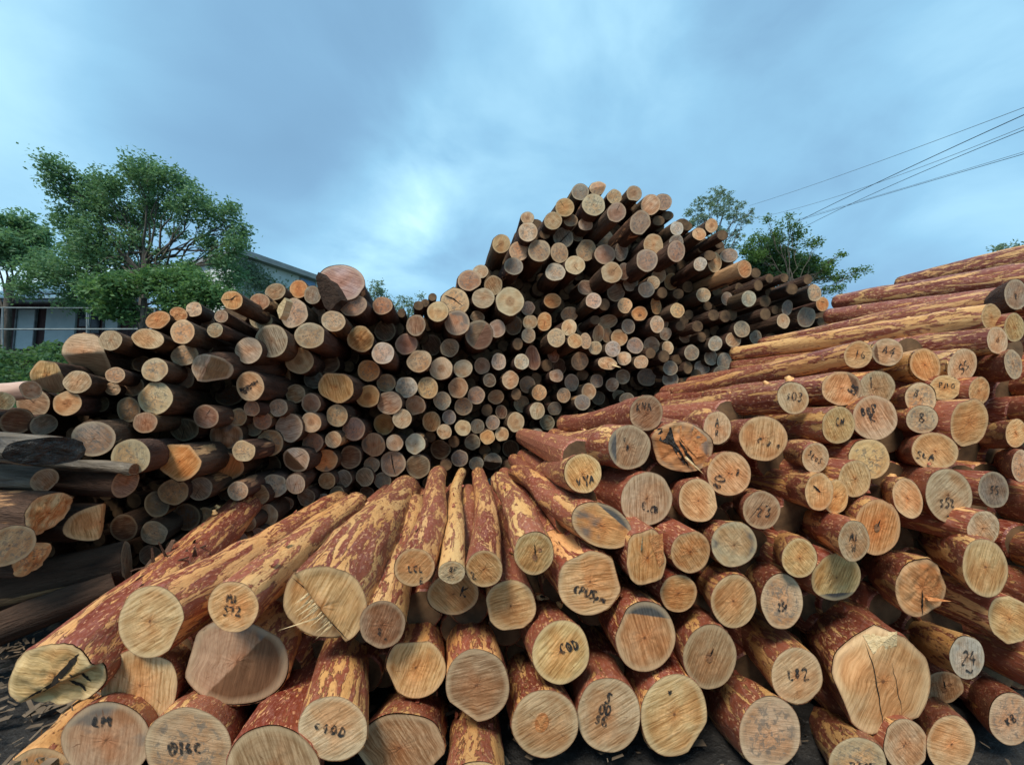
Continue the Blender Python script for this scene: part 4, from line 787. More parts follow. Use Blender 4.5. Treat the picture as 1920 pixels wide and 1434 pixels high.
# distinctive ends: (x, y): (phrase used by the neighbours' labels, its own label, extras)
MARK = {
 (560,542): ('the round orange end on the skyline', 'round clean orange log end standing on the skyline at left of the pink stump', {}),
 (435,563): ('the orange end with a black crack', 'orange log end with a crooked black crack from its left rim, on the skyline', dict(crack=[(-.9,.2),(-.1,-.02),(.15,-.5),(.5,-.6)])),
 (853,566): ('the cracked end in the saddle', 'large split log end with a dark horizontal crack, in the saddle between the two heaps', dict(crack=[(-.9,.05),(-.2,-.12),(.6,-.05)], facets=2, rot=.6)),
 (821,584): ('the ringed pale end', 'pale log end with carved-looking rings, at the foot of the saddle', {}),
 (956,565): ('the large pale end below the peak slope', 'large pale log end with a soft brown heart, left foot of the tall heap', {}),
 (899,627): ('the dark faceted end', 'dark grey faceted log end with a raised left half', dict(disp=wedge(.55, .0, .45), cut2=(.5, .05, 'K'))),
 (718,662): ('the white mouldy end', 'whitish mouldy log end with scattered dark spots below the saddle', {}),
 (676,635): ('the torn golden end', 'torn golden log end with curved ridges', dict(disp=jag(wedge(1.2, .1, .3), .08, 6, 4))),
 (469,724): ('the end with a black paint bar', 'yellow log end with a thick black paint bar across it', dict(bar=1)),
 (630,726): ('the big orange barrel-like end', 'big blunt orange log end, widest in the middle of the left heap', dict(facets=3)),
 (581,629): ('the yellow end eaten by black mould', 'broad pale log end eaten by black mould, in the left heap', {}),
 (509,639): ('the broad brown streaked end', 'broad brown streaked log end beside a grey one, left heap', {}),
 (551,587): ('the big grey clover-shaped end', 'big grey lobed log end with a pale split edge', dict(lump=.09, crack=[(-.95,-.5),(-.85,.5)])),
 (337,864): ('the big angular orange end', 'big angular orange log end at the left foot of the heap', dict(facets=5)),
 (554,862): ('the half white, half olive end', 'log end sawn in two planes, one half white and the other olive', dict(disp=wedge(2.5, .0, .5), cut2=(2.55, -.05, 'd'))),
 (419,875): ('the white and orange split end', 'split log end, upper left half whitish and lower right orange', dict(disp=wedge(.9, .0, .6), cut2=(.85, -.1, 'o'), rot=-.3)),
 (422,817): ('the curled split end', 'split brown log end with a curled pale upper lip', dict(disp=jag(wedge(.9, .2, .5), .08, 5, 3), rot=-.4)),
 (291,746): ('the large grey spotted end', 'large grey spotted log end at far left', {}),
 (700,834): ('the charred slanting end', 'log end whose lower part is charred black', dict(disp=wedge(1.0, .3, .4), cut2=(1.0, .25, 'b'))),
 (779,832): ('the white ring end', 'white log end with a faint grey ring, right above the near logs', {}),
 (737,869): ('the end with a vertical dark check', 'brown log end with a vertical dark check, just behind the near logs', dict(crack=[(.0,-.8),(-.05,.0),(.05,.9)])),
 (784,874): ('the greenish end with a pale rim', 'greenish log end with a pale lower rim, just behind the near logs', {}),
 (924,866): ('the end hollowed below', 'grey log end broken away below, just behind the near logs', dict(disp=wedge(1.57, .0, .9), cut2=(1.57, .0, 'd'))),
 (1113,384): ('the big pale end at the peak', 'big pale log end with grey smears at the peak of the tall heap', {}),
 (1121,351): ('the topmost dark stub', 'topmost log, a dark stub with a slanted end at the very peak', dict(disp=wedge(-1.2, .0, .6), rot=-.5)),
 (1200,417): ('the long pinkish pointed log', 'pinkish log end pointed at the bottom, its long body running back below it', dict(facets=2)),
 (1134,477): ('the brown ring end', 'brown log end with a clear round ring at its middle', {}),
 (1056,446): ('the grey split oval', 'grey log end split by a slanting groove, high in the tall heap', dict(crack=[(-.7,.6),(.8,-.5)])),
 (940,457): ('the notched end on the slope', 'log end with a square notch, outermost on the left slope of the tall heap', {}),
 (1396,504): ('the long log with a golden flank', 'long log with a stripped golden flank, on the right slope of the tall heap', dict(gold=1)),
 (1404,560): ('the round white end on the right slope', 'round white log end with a brown heart on the right slope', {}),
 (1512,594): ('the big fibrous grey end', 'big fibrous grey log end at the right foot of the heap', {}),
 (1542,570): ('the orange end at the far right', 'orange log end with one black slot, rightmost of the heap', dict(crack=[(-.3,-.25),(.35,-.3)])),
 (1043,633): ('the grey end with a pale rim', 'grey speckled log end with a pale rim in the middle of the tall heap', {}),
 (1104,734): ('the cream coloured end', 'cream coloured log end with a brown heart, low in the tall heap', {}),
 (1092,754): ('the blue-green end', 'blue-green stained log end in front of the cream coloured one', {}),
 (1199,588): ('the orange end with a dark triangle', 'orange log end with a dark triangular spot', dict(tri=1)),
 (1139,681): ('the spear-tipped end', 'pale log end ending in a spear-like tip above an orange split', dict(rot=.15, facets=2, spear=1)),
 (1391,617): ('the oval grey end over the red tips', 'oval grey log end with a brown heart above the tips of the red logs', {}),
 (1341,644): ('the white tilted oval', 'white tilted oval log end near the tips of the red logs', {}),
 (1202,679): ('the bright ringed small end', 'small bright log end with a brown inside and pale rim', {}),
 (967,791): ('the tan ringed end', 'tan log end with many rings just left of the red logs', {}),
 (868,802): ('the end with a dark star', 'pale log end with a dark star-shaped heart', {}),
 (245,857): ('the larger pale grey end at left', 'large pale grey log end resting behind a thin grey pole, far left', {}),
 (175,822): ('the wet grey end at far left', 'wet dark grey log end with mottled rings, far left', {}),
 (446,1014): ('the whitish angular end by the rotten log', 'whitish angular mouldy log end just above the nearest red logs', dict(facets=4)),
}
def nm_dir(dx, dy):
    h = (math.degrees(math.atan2(dx, -dy)) % 360) / 30.0
    n = int(round(h)) % 12
    return {0: 'straight above', 6: 'straight below', 3: 'right of', 9: 'left of', 1: 'above and slightly right of', 2: 'up and right of', 4: 'down and right of', 5: 'below and slightly right of',
            7: 'below and slightly left of', 8: 'down and left of', 10: 'up and left of', 11: 'above and slightly left of'}[n]
TW = {'o': 'orange', 'O': 'orange', 't': 'tan', 'T': 'tan', 'p': 'pale', 'g': 'grey', 'G': 'grey-tan', 'd': 'dark shaded', 'y': 'yellow-brown', 'Y': 'yellow', 'w': 'whitish', 'k': 'pinkish', 'K': 'reddish brown', 'b': 'brown', 'e': 'dull grey'}
PW = {'c': 'with a darker heart', 's': 'with saw streaks', 'm': 'with mouldy spots', 'r': 'with rings', 'n': '', 'q': 'with a stain'}
NUM = ['zero', 'one', 'two', 'three', 'four', 'five', 'six', 'seven', 'eight', 'nine', 'ten', 'eleven', 'twelve']
order = sorted(range(len(fl)), key=lambda i: -fl[i][2] * fl[i][3])
keep = set(order[:300]) | {i for i in range(len(fl)) if (int(fl[i][0]), int(fl[i][1])) in MARK}
used = set()
def far_label(i):
    x, y, rx, ry, tn, pt, z = fl[i]; key = (int(x), int(y))
    if key in MARK: return MARK[key][1]
    r = (rx + ry) / 2; near = [(fl[j][2] + fl[j][3]) / 2 for j in range(len(fl)) if abs(fl[j][0] - x) < 90 and abs(fl[j][1] - y) < 90]
    m = sum(near) / len(near); sz = 'large ' if r > 1.2 * m else ('small ' if r < .82 * m else '')
    dcol = TW[tn]
    marks = sorted(MARK, key=lambda k: (k[0] - x) ** 2 + (k[1] - y) ** 2)
    for k in marks[:8]:
        dx, dy = x - k[0], y - k[1]; n = max(1, int(round(math.hypot(dx, dy) / (2 * m))))
        if n > 12: continue
        rel = nm_dir(dx, dy); dist = 'just ' if n == 1 else NUM[n] + ' log widths '
        for cand in ('%s%s log end %s%s %s' % (sz, dcol, dist, rel, MARK[k][0]), '%s%s log end %s, %s%s %s' % (sz, dcol, PW[pt], dist, rel, MARK[k][0]) if PW[pt] else None):
            if cand and len(cand.split()) <= 16 and cand not in used:
                return cand
    return '%s%s log end in the weathered heap' % (sz, dcol)
def far_cut(c): return TONE[c]
heapV, heapF, heapM, hoff = [], [], [], 0
def add_stuff(P1, P2, rx, ry, k2, seed):
    """plain bark cylinder with a closed end, for the logs deep inside the stack"""
    global hoff
    n = 14; f = outline(seed, .03); ax = (P2 - P1)
    for (P, s, ins) in ((P1, 1, .92), (P1 + ax.normalized() * .01, 1, 1), (P2, k2, 1)):
        for i in range(n):
            a = 6.283 * i / n; heapV.append(P + XH * (math.cos(a) * rx * f(a) * s * ins) + DN * (math.sin(a) * ry * f(a) * s * ins))
    for q in (0, 1):
        for i in range(n):
            k = (i + 1) % n; heapF.append((hoff + q * n + i, hoff + q * n + k, hoff + (q + 1) * n + k, hoff + (q + 1) * n + i)); heapM.append(0)
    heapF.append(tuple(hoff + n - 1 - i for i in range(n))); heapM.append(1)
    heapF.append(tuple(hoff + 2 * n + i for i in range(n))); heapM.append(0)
    hoff += 3 * n
for i, (x, y, rx, ry, tn, pt, z) in enumerate(fl):
    rs = random.Random(5000 + i)
    d = dfar(x, y) - z * .1 + rs.uniform(-.06, .06)
    vx = VPF[0] if x > 480 else x + (VPF[0] - x) * (.28 + .72 * x / 480)
    P1 = at(x, y, d); D = (at(vx + rs.uniform(-45, 45), VPF[1] + rs.uniform(-22, 22), 1.0) - CAM).normalized()
    # keep the far end above the ground
    Ln = rs.uniform(3.6, 4.2); P2 = P1 + D * Ln
    Rx, Ry = rx * d / F, ry * d / F
    if P2.z < min(Rx, Ry) * .8: P2.z = min(Rx, Ry) * .8
    if i not in keep:
        add_stuff(P1, P2, Rx, Ry, .85, i); continue
    key = (int(x), int(y)); ex = MARK.get(key, (0, 0, {}))[2]
    t = TONE[tn]; big = rx > 22
    if pt in 'nc' and rs.random() < .38: pt = 'm'
    w_ = rs.uniform(0, .45) if tn not in 'oOyd' else 0; lum = sum(t) / 3; t = tuple(v * (1 - w_) + lum * w_ * g for v, g in zip(t, (1.06, 1.0, .86)))
    cut2 = (ex['cut2'][0], ex['cut2'][1], far_cut(ex['cut2'][2])) if 'cut2' in ex else None
    dark = .75 if tn in 'dbge' else 1.0
    root, cpt = build_log(P1, P2, Rx, Ry, rs.uniform(.78, .9), t, pt, OLD, 3000 + i, relief=.07, ns=28 if big else 24, nl=12, lump=ex.get('lump', rs.uniform(.03, .06)),
                          disp=ex.get('disp') or jag(zero, .02, 4, i), facets=ex.get('facets', 1 if rs.random() < .35 else 0), peel=.9 if 'gold' in ex else rs.uniform(0, .45), rot=ex.get('rot', rs.uniform(-.3, .3)),
                          cut2=cut2, bend=.03, rings=6, name='weathered_log', barkcol=(rs.uniform(.8, 1), rs.uniform(.75, .98), rs.uniform(.7, .95)), rough=.003)
    lb = far_label(i); used.add(lb)
    put(root, lb.replace('  ', ' '), 'log', 'weathered logs in the big heap')
    if 'crack' in ex: crack(root, cpt, ex['crack'], .045, i)
    if 'bar' in ex: ribbon(root, cpt, [[(-.78, .10), (-.3, .02), (.2, -.08), (.62, -.22)], [(-.72, .22), (-.3, .18), (.1, .12)], [(-.55, .36), (-.3, .3)]], .22, 'paint_bar', INK)
    if 'tri' in ex: patch(root, cpt, [(-.1, .45), (.0, -.05), (.4, .2)], 'dark_knot', TORN_D)
    if 'spear' in ex: splinter(root, cpt(.5, .1, .0), cpt(1.35, .45, .05), .03)
    if 'gold' in ex:
        pass
    if tn not in 'dx' and pt in 'nc' and rs.random() < .35:
        a = rs.uniform(0, 6.28); crack(root, cpt, [(rs.uniform(-.15, .15), rs.uniform(-.15, .15)), (math.cos(a) * .85, math.sin(a) * .85)], .018, i)
# short scribble on three of the weathered ends, as in the place
# ---- logs deeper in the stack, seen only as dark shapes through the gaps
def inside(px, py, poly):
    c = False; j = len(poly) - 1
    for i in range(len(poly)):
        xi, yi = poly[i]; xj, yj = poly[j]
        if (yi > py) != (yj > py) and px < (xj - xi) * (py - yi) / (yj - yi) + xi: c = not c
        j = i
    return c
POLYF = [(-120, 800), (60, 800), (190, 660), (290, 620), (420, 590), (560, 560), (650, 590), (760, 620), (880, 560), (940, 470), (1000, 430), (1090, 380), (1220, 400), (1330, 450), (1400, 520), (1530, 570), (1560, 620),
         (1380, 720), (1250, 790), (1080, 860), (900, 900), (700, 960), (560, 1010), (420, 1060), (230, 1090), (-120, 1110)]
def fill(poly, lst, dfn, vp, st, extra, r0, seed0):
    y = 300; row = 0
    while y < 1434:
        x = -200 + (st / 2 if row % 2 else 0)
        while x < 2100:
            s = st * (1.0 if x > 700 else 1.35) if False else st
            if inside(x, y, poly):
                free = all((x - l[0]) ** 2 / (l[2] * .72) ** 2 + (y - l[1]) ** 2 / (l[3] * .72) ** 2 > 1 for l in lst)
                if free:
                    d = dfn(x, y) + extra + U(0, .35); jx, jy = x + U(-5, 5), y + U(-5, 5)
                    P1 = at(jx, jy, d); D = (at(vp[0] + U(-15, 15), vp[1] + U(-8, 8), 1) - CAM).normalized(); P2 = P1 + D * 3.2
                    r = r0 * U(.85, 1.2) * d / F
                    if P1.z > .05: add_stuff(P1, P2, r, r, .9, int(seed0 + x * 7 + y))
            x += s
        y += st * .87; row += 1
fill(POLYF, fl, dfar, VPF, 21, .30, 13, 1)
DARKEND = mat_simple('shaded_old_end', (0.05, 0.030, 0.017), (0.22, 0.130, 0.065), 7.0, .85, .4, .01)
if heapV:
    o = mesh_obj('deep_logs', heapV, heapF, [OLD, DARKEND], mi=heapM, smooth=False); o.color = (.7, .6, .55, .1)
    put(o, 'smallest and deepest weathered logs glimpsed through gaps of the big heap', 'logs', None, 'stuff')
heapV, heapF, heapM, hoff = [], [], [], 0
nl_ = [(n[0], n[1], n[2], n[3]) for n in NEAR]
POLYN = [(150, 1240), (330, 1150), (560, 1090), (720, 1060), (960, 1080), (1040, 1000), (1080, 850), (1180, 830), (1330, 780), (1500, 730), (1700, 650), (1960, 610), (1990, 1434), (1420, 1434), (1330, 1330), (1180, 1280), (1080, 1300), (930, 1434), (60, 1434)]
fill(POLYN, nl_, lambda x, y: dn(y), VPN, 46, .28, 33, 77)
for (x_, y_, r_, x2_, y2_) in ((2030, 540, 32, 1640, 585), (2010, 590, 34, 1560, 622), (2030, 500, 30, 1760, 540), (2000, 640, 32, 1500, 668)):
    add_stuff(at(x_, y_, 3.25), at(x2_, y2_, 5.3), r_ * 3.25 / F, r_ * 3.25 / F, .62, x_ + y_)
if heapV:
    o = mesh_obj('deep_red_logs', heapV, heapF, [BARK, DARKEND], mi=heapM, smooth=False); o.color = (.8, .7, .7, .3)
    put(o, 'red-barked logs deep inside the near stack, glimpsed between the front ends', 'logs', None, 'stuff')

# ---- the low wet stack at the far left, its logs lying across the view
SIDE = [  # x, y, d, r(px), far x, far y, far d, tone, pat, mats, label
 (108, 846, 2.75, 44, -330, 800, 3.05, 'd', 'n', 'greywet', 'thick wet grey log with a glossy black broken end, far left', dict(black=1, squash=.62, slant=1)),
 (236, 905, 3.30, 27, -260, 875, 3.35, 'e', 'n', 'old', 'brown log with loose bark lying across the view below the wet grey one', dict()),
 (252, 880, 3.15, 11, 60, 862, 3.2, 'd', 'n', 'greywet', 'thin grey pole in front of the large pale grey end', dict()),
 (84, 900, 3.0, 22, -300, 890, 3.0, 'g', 'n', 'greywet', 'slim dark grey log between the brown one and the black-ended one', dict()),
 (95, 962, 2.85, 38, -330, 935, 3.2, 'Y', 's', 'old', 'torn yellow log end with pink and white bark strips, far left', dict(torn=1)),
 (188, 978, 3.2, 33, -250, 985, 3.3, 'T', 's', 'old', 'log hewn to a blunt point, to the right of the torn yellow one', dict(point=1)),
 (20, 1022, 2.6, 36, -330, 1000, 3.0, 'G', 'm', 'old', 'pale grey log end with dark spots cut by the left edge', dict()),
 (62, 1048, 2.75, 30, -300, 1030, 3.1, 'Y', 'm', 'old', 'frayed yellow log stub under the pale grey spotted end', dict(torn=1)),
 (238, 1052, 3.3, 36, -360, 1190, 2.6, 'e', 's', 'blackwet', 'long wet black log lying on the mud, upper one', dict()),
 (215, 1098, 3.1, 26, -360, 1300, 2.2, 'd', 'n', 'blackwet', 'lower wet black log on the mud beside the rotten log', dict()),
 (58, 731, 3.0, 17, -320, 742, 3.1, 'k', 'n', 'pink', 'peeled pinkish log lying across at the top of the left edge', dict()),
 (5, 752, 2.8, 17, -300, 770, 3.2, 'T', 'n', 'pink', 'small round log end cut by the left edge under the pinkish one', dict()),
 (82, 796, 3.35, 20, -300, 790, 3.6, 'e', 'n', 'old', 'dim grey log end above the wet grey log', dict()),
 (86, 704, 3.35, 31, 330, 745, 6.2, 'Y', 's', 'old', 'roughly hewn yellow log end with a dark underside, at the left skyline', dict(hew=1)),
 (156, 664, 3.65, 41, 420, 740, 6.8, 'p', 'n', 'old', 'felled log end cut to a pale wedge over a dark underside, left skyline', dict(wedge=1)),
 (32, 790, 3.2, 24, -320, 800, 3.4, 'd', 'n', 'old', 'dark brown log in shade at the left edge above the wet grey one', dict()),
]
SIDE.append((384, 690, 3.85, 27, 520, 690, 4.9, 'w', 's', 'old', 'broken log with a grey-white curved end and orange-brown torn flank', dict(brk=1)))
PINK = mat_simple('peeled_pink_wood', (0.42, 0.24, 0.17), (0.72, 0.52, 0.40), 7.0, .5, .4, .01, stretch=(1, .15, 1))
MATS = {'greywet': GREYWET, 'old': OLD, 'bark': BARK, 'blackwet': OLD, 'pink': PINK}
for i, (x, y, d, r, x2, y2, d2, tn, pt, mt, label, ex) in enumerate(SIDE):
    P1, P2 = at(x, y, d), at(x2, y2, d2); R = r * d / F
    disp = jag(zero, .03, 4, i); cut2 = None; fac = 1
    if ex.get('torn'): disp = jag(wedge(.8, .0, .5), .14, 7, i); fac = 3
    if ex.get('point'): disp = lambda x, y: .95 * (abs(x) ** 1.3) ; fac = 2
    if ex.get('wedge'): disp = jag(wedge(1.5, -.05, 1.1), .02, 4, i); cut2 = (1.5, -.02, far_cut('b')); fac = 3
    if ex.get('hew'): disp = jag(wedge(1.3, .05, 1.0), .06, 5, i); cut2 = (1.3, .05, far_cut('b')); fac = 3
    if ex.get('brk'): disp = jag(wedge(.35, -.1, 1.3), .07, 5, i); cut2 = (.35, .0, (0.30, 0.17, 0.08)); fac = 2
    if ex.get('black'): disp = jag(wedge(2.8, -.4, .9), .10, 5, i)
    root, cpt = build_log(P1, P2, R, R * ex.get('squash', 1) , .95, TONE[tn], pt, MATS[mt], 8000 + i, relief=.10, ns=36, nl=24, lump=.055, disp=disp, facets=fac, mode='cam' if ex.get('wedge') or ex.get('hew') else 'axis',
                          peel=.35, cut2=cut2, bend=.03, rings=9, name='side_log', barkcol=(.42, .38, .34) if mt == 'blackwet' else (.9, .8, .75))
    put(root, label, 'log', 'wet logs lying across at the left')
    if ex.get('black'):
        for ch in root.children:
            if ch.name.startswith('cut_face'): ch.data.materials[0] = BLACKWET
# ---- the great pink stump slab on the skyline with its dark torn bark
d = 5.0; P1 = at(640, 530, d); P2 = P1 + (at(790, 760, 1.0) - CAM).normalized() * 1.2
root, cpt = build_log(P1, P2, 46 * d / F, 34 * d / F, .9, (0.50, 0.36, 0.33), 'n', OLD, 9100, ns=44, nl=10, lump=.03, disp=jag(zero, .02, 4, 3), facets=1, rot=.12, rings=10, name='stump_slab')
put(root, 'great pinkish stump end rising above the skyline of the heap', 'stump')
V = []; pr = [(592, 520), (597, 510), (606, 520), (618, 526), (628, 540), (636, 555), (640, 562), (628, 572), (618, 585), (608, 575), (597, 545)]
n = len(pr)
V = [at(a, b, 4.72 + .0015 * (a - 590)) for a, b in pr] + [at(a, b, 4.72 + .0015 * (a - 590)) + FW * .14 + XH * .03 for a, b in pr]
Fc = [tuple(range(n - 1, -1, -1)), tuple(range(n, 2 * n))] + [(i, (i + 1) % n, n + (i + 1) % n, n + i) for i in range(n)]
Mi = root.matrix_world.inverted(); mesh_obj('torn_bark', [Mi @ v for v in V], Fc, OLD, root, smooth=False).color = (.35, .35, .35, 0)
# a pale plank-like splinter standing beside the grey lobed end
r2 = empty('wood_slab', at(530, 585, 4.1)); Mi = r2.matrix_world.inverted()
pr = [(534, 558), (537, 564), (529, 590), (524, 598), (519, 582), (522, 573)]; n = len(pr)
V = [at(a, b, 4.02) for a, b in pr] + [at(a, b, 4.02) + FW * .12 for a, b in pr]
mesh_obj('splinter', [Mi @ (v - Vector((0, 0, 0))) for v in V] if False else [v - at(530, 585, 4.1) for v in V], [tuple(range(n - 1, -1, -1)), tuple(range(n, 2 * n))] + [(i, (i + 1) % n, n + (i + 1) % n, n + i) for i in range(n)], TORN_L, r2, smooth=False)
put(r2, 'upright pale sliver of wood beside the grey lobed end', 'wood splinter')
# loose bark strip hanging at the front
# ------------------------------------------------------------------ ground, terrace, hill
def height(x, y):
    t = min(1, max(0, (y - 12.5 + .25 * min(0, x + 4)) / 5.0)); t = t * t * (3 - 2 * t)
    h = 4.6 * t
    if -9 < x < 0 and y < 12.5: pass
    return h
def ground():
    xs = np.concatenate([np.linspace(-400, -45, 10), np.linspace(-40, 40, 150), np.linspace(45, 400, 10)])
    ys = np.concatenate([np.linspace(-300, -6, 8), np.linspace(-5, 32, 110), np.linspace(36, 900, 22)])
    V, Fc = [], []
    for y in ys:
        for x in xs:
            z = height(x, y)
            if abs(x) < 40 and -5 < y < 32: z += .035 * math.sin(x * 2.7 + 3 * math.sin(y * 1.9)) * math.cos(y * 3.1) + .02 * math.sin(x * 7 + y * 5)
            V.append((x, y, z - .03))
    nx = len(xs)
    for j in range(len(ys) - 1):
        for i in range(nx - 1): Fc.append((j * nx + i, j * nx + i + 1, (j + 1) * nx + i + 1, (j + 1) * nx + i))
    m, t, b = new_mat('wet_black_soil', 0.45, .4); L = t.links.new
    tc = N(t, 'ShaderNodeTexCoord'); v = tc.outputs['Object']
    a = noise(t, v, 5.0, 8, .7, .3); g = noise(t, v, 26.0, 6, .7); c = noise(t, v, .35, 4, .6)
    col = mixc(t, rmp(t, a, [(.35, 0.), (.7, 1.)]), (0.008, 0.008, 0.008), (0.050, 0.045, 0.040))
    col = mixc(t, rmp(t, g, [(.60, 0.), (.72, .8)]), col, (0.20, 0.19, 0.175))
    geo = N(t, 'ShaderNodeNewGeometry'); sp = N(t, 'ShaderNodeSeparateXYZ'); L(geo.outputs['Position'], sp.inputs[0])
    gr = rmp(t, math_(t, 'ADD', math_(t, 'MULTIPLY', sp.outputs[2], .25), math_(t, 'MULTIPLY', c, .4)), [(.40, 0.), (.60, 1.)])
    col = mixc(t, gr, col, mixc(t, g, (0.018, 0.035, 0.014), (0.06, 0.10, 0.035)))
    L(col, b.inputs['Base Color']); L(math_(t, 'MULTIPLY_ADD', a, .5, .42), b.inputs['Roughness'])
    bump(t, b, math_(t, 'ADD', a, math_(t, 'MULTIPLY', g, .6)), 1.0, .05)
    put(mesh_obj('ground', V, Fc, m), 'wet black muddy ground of the log yard', None, None, 'structure')
ground()
def hill():
    V, Fc = [], []; nx, ny = 60, 26
    for j in range(ny):
        for i in range(nx):
            x = -150 + i * 2.4; y = 60 + j * 3.5
            hx = 19.0 * (1 / (1 + math.exp((x + 33) / 4.0))); prof = math.sin(min(1, j / 10) * math.pi / 2)
            V.append((x, y, 4.0 + hx * prof + 1.1 * math.sin(x * .5) * prof * math.cos(y * .3) + .5 * math.sin(x * 1.3 + y)))
    for j in range(ny - 1):
        for i in range(nx - 1): Fc.append((j * nx + i, j * nx + i + 1, (j + 1) * nx + i + 1, (j + 1) * nx + i))
    m = mat_simple('hill_scrub', (0.045, 0.075, 0.05), (0.12, 0.16, 0.11), .8, .95, 1., .5)
    put(mesh_obj('hill', V, Fc, m), 'grey-green hillside behind the trees', None, None, 'structure')
hill()
# loose wood chips and bark bits on the mud
def debris():
    V, Fc = [], []; rs = random.Random(4); n = 0
    for k in range(5200):
        x, y = rs.uniform(-5.5, 2.5), rs.uniform(.7, 4.2)
        if rs.random() < .5: x = rs.uniform(-4.5, -1.2)
        a = rs.uniform(0, 6.28); l = rs.uniform(.006, .03) if k % 6 else rs.uniform(.03, .08); w = l * rs.uniform(.15, .5); z = rs.uniform(.0, .03)
        c, s = math.cos(a), math.sin(a); tz = rs.uniform(-.01, .02)
        for (p, q) in ((-l, -w), (l, -w * .6), (l * .8, w), (-l * .9, w * .8)): V.append((x + p * c - q * s, y + p * s + q * c, z + tz * p / l + .012))
        Fc.append((n, n + 1, n + 2, n + 3)); n += 4
    put(mesh_obj('bark_chips', V, Fc, mat_simple('chips', (0.02, 0.016, 0.012), (0.24, 0.175, 0.115), 3.0, .8, 0), smooth=False), 'bark chips scattered over the mud', 'bark chips', None, 'stuff')
debris()

# ------------------------------------------------------------------ trees
def leaf_mat(name, c1, c2, c3):
    m = bpy.data.materials.new(name); m.use_nodes = True; t = m.node_tree; L = t.links.new; b = t.nodes['Principled BSDF']
    g = N(t, 'ShaderNodeNewGeometry'); tc = N(t, 'ShaderNodeTexCoord')
    n = noise(t, tc.outputs['Object'], .9, 3, .6)
    col = mixc(t, g.outputs['Random Per Island'], c1, c2); col = mixc(t, rmp(t, n, [(.4, 0.), (.65, 1.)]), col, c3)
    L(col, b.inputs['Base Color']); b.inputs['Roughness'].default_value = .55; b.inputs['Specular IOR Level'].default_value = .25
    tr = N(t, 'ShaderNodeBsdfTranslucent'); L(mixc(t, .5, col, (0.12, 0.22, 0.03)), tr.inputs[0])
    mx = N(t, 'ShaderNodeMixShader', i={0: .45}); L(b.outputs[0], mx.inputs[1]); L(tr.outputs[0], mx.inputs[2]); L(mx.outputs[0], t.nodes['Material Output'].inputs[0])
    return m
WOODM = mat_simple('tree_bark', (0.045, 0.038, 0.030), (0.16, 0.14, 0.115), 9.0, .9, .7, .03, stretch=(1, 1, .3))
def limb(V, Fc, pts, rads, ns=7):
    base = len(V)
    for i, p in enumerate(pts):
        d = (pts[min(i + 1, len(pts) - 1)] - pts[max(i - 1, 0)]).normalized(); a = d.orthogonal().normalized(); b = d.cross(a)
        for k in range(ns): V.append(p + (a * math.cos(6.283 * k / ns) + b * math.sin(6.283 * k / ns)) * rads[i])
    for i in range(len(pts) - 1):
        for k in range(ns): Fc.append((base + i * ns + k, base + i * ns + (k + 1) % ns, base + (i + 1) * ns + (k + 1) % ns, base + (i + 1) * ns + k))
def curve(a, b, n, wob, rs):
    return [a.lerp(b, i / n) + Vector((rs.uniform(-1, 1), rs.uniform(-1, 1), rs.uniform(-1, 1))) * wob * math.sin(math.pi * i / n) for i in range(n + 1)]
def tree(name, label, d, base, fork, blobs, dens, leaf, mat, seed, tr=.16, group=None, depth=1.0, cl=.26, trunks=1):
    """base, fork: px positions; blobs: (px, py, r px); dens: leaves per blob of 40 px at this distance"""
    rs = random.Random(seed); B = at(base[0], base[1], d); B.z = height(B.x, B.y) - .1; Fk = at(fork[0], fork[1], d)
    root = empty(name, B); put(root, label, 'tree', group)
    V, Fc = [], []
    limb(V, Fc, curve(B, Fk, 6, .12, rs), [tr * (1 - .35 * i / 6) for i in range(7)], 10)
    tips = []
    for (x, y, r) in blobs:
        R = r * d / F; C = at(x, y, d) + FW * rs.uniform(-1, 1) * R * .8 * depth; tips.append((C, R))
        pts = curve(Fk.lerp(B, rs.uniform(0, .25)), C, 6, .18 * (C - Fk).length ** .5 * .6, rs); limb(V, Fc, pts, [tr * .30 * (1 - .85 * i / 6) for i in range(7)], 6)
        for k in range(5):
            e = C + Vector((rs.gauss(0, 1), rs.gauss(0, 1), rs.gauss(0, 1))).normalized() * R * rs.uniform(.6, 1.05)
            limb(V, Fc, curve(pts[rs.randint(3, 5)], e, 4, .06, rs), [tr * .09 * (1 - .8 * i / 4) for i in range(5)], 4)
    mesh_obj('trunk', [v - B for v in V], Fc, WOODM, root)
    LV = []; LF = []; n = 0
    for C, R in tips:
        nc = max(6, int(dens * (R * F / d / 40) ** 2 / 16))
        for c in range(nc):
            u = Vector((rs.gauss(0, 1), rs.gauss(0, 1), rs.gauss(0, 1))); u.normalize()
            cc = C + Vector((u.x, u.y * depth, u.z)) * R * (rs.random() ** .45) * rs.uniform(.75, 1.08); cr = cl * rs.uniform(.5, 1.3)
            for _ in range(16):
                p = cc + Vector((rs.gauss(0, .5), rs.gauss(0, .5), rs.gauss(0, .36))) * cr
                a = Vector((rs.gauss(0, 1), rs.gauss(0, 1), rs.gauss(0, .5))).normalized() * leaf * rs.uniform(.6, 1.3); b = a.orthogonal().normalized() * leaf * rs.uniform(.3, .6)
                b = (Matrix.Rotation(rs.uniform(0, 6.28), 3, a.normalized()) @ b)
                LV += [p - a, p + b, p + a, p - b]; LF.append((n, n + 1, n + 2, n + 3)); n += 4
    mesh_obj('crown', [v - B for v in LV], LF, mat, root, smooth=False)
    return root
LG = leaf_mat('broad_leaves', (0.12, 0.25, 0.13), (0.22, 0.38, 0.20), (0.16, 0.30, 0.15))
LB = leaf_mat('bright_young_leaves', (0.090, 0.205, 0.080), (0.175, 0.32, 0.125), (0.130, 0.255, 0.095))
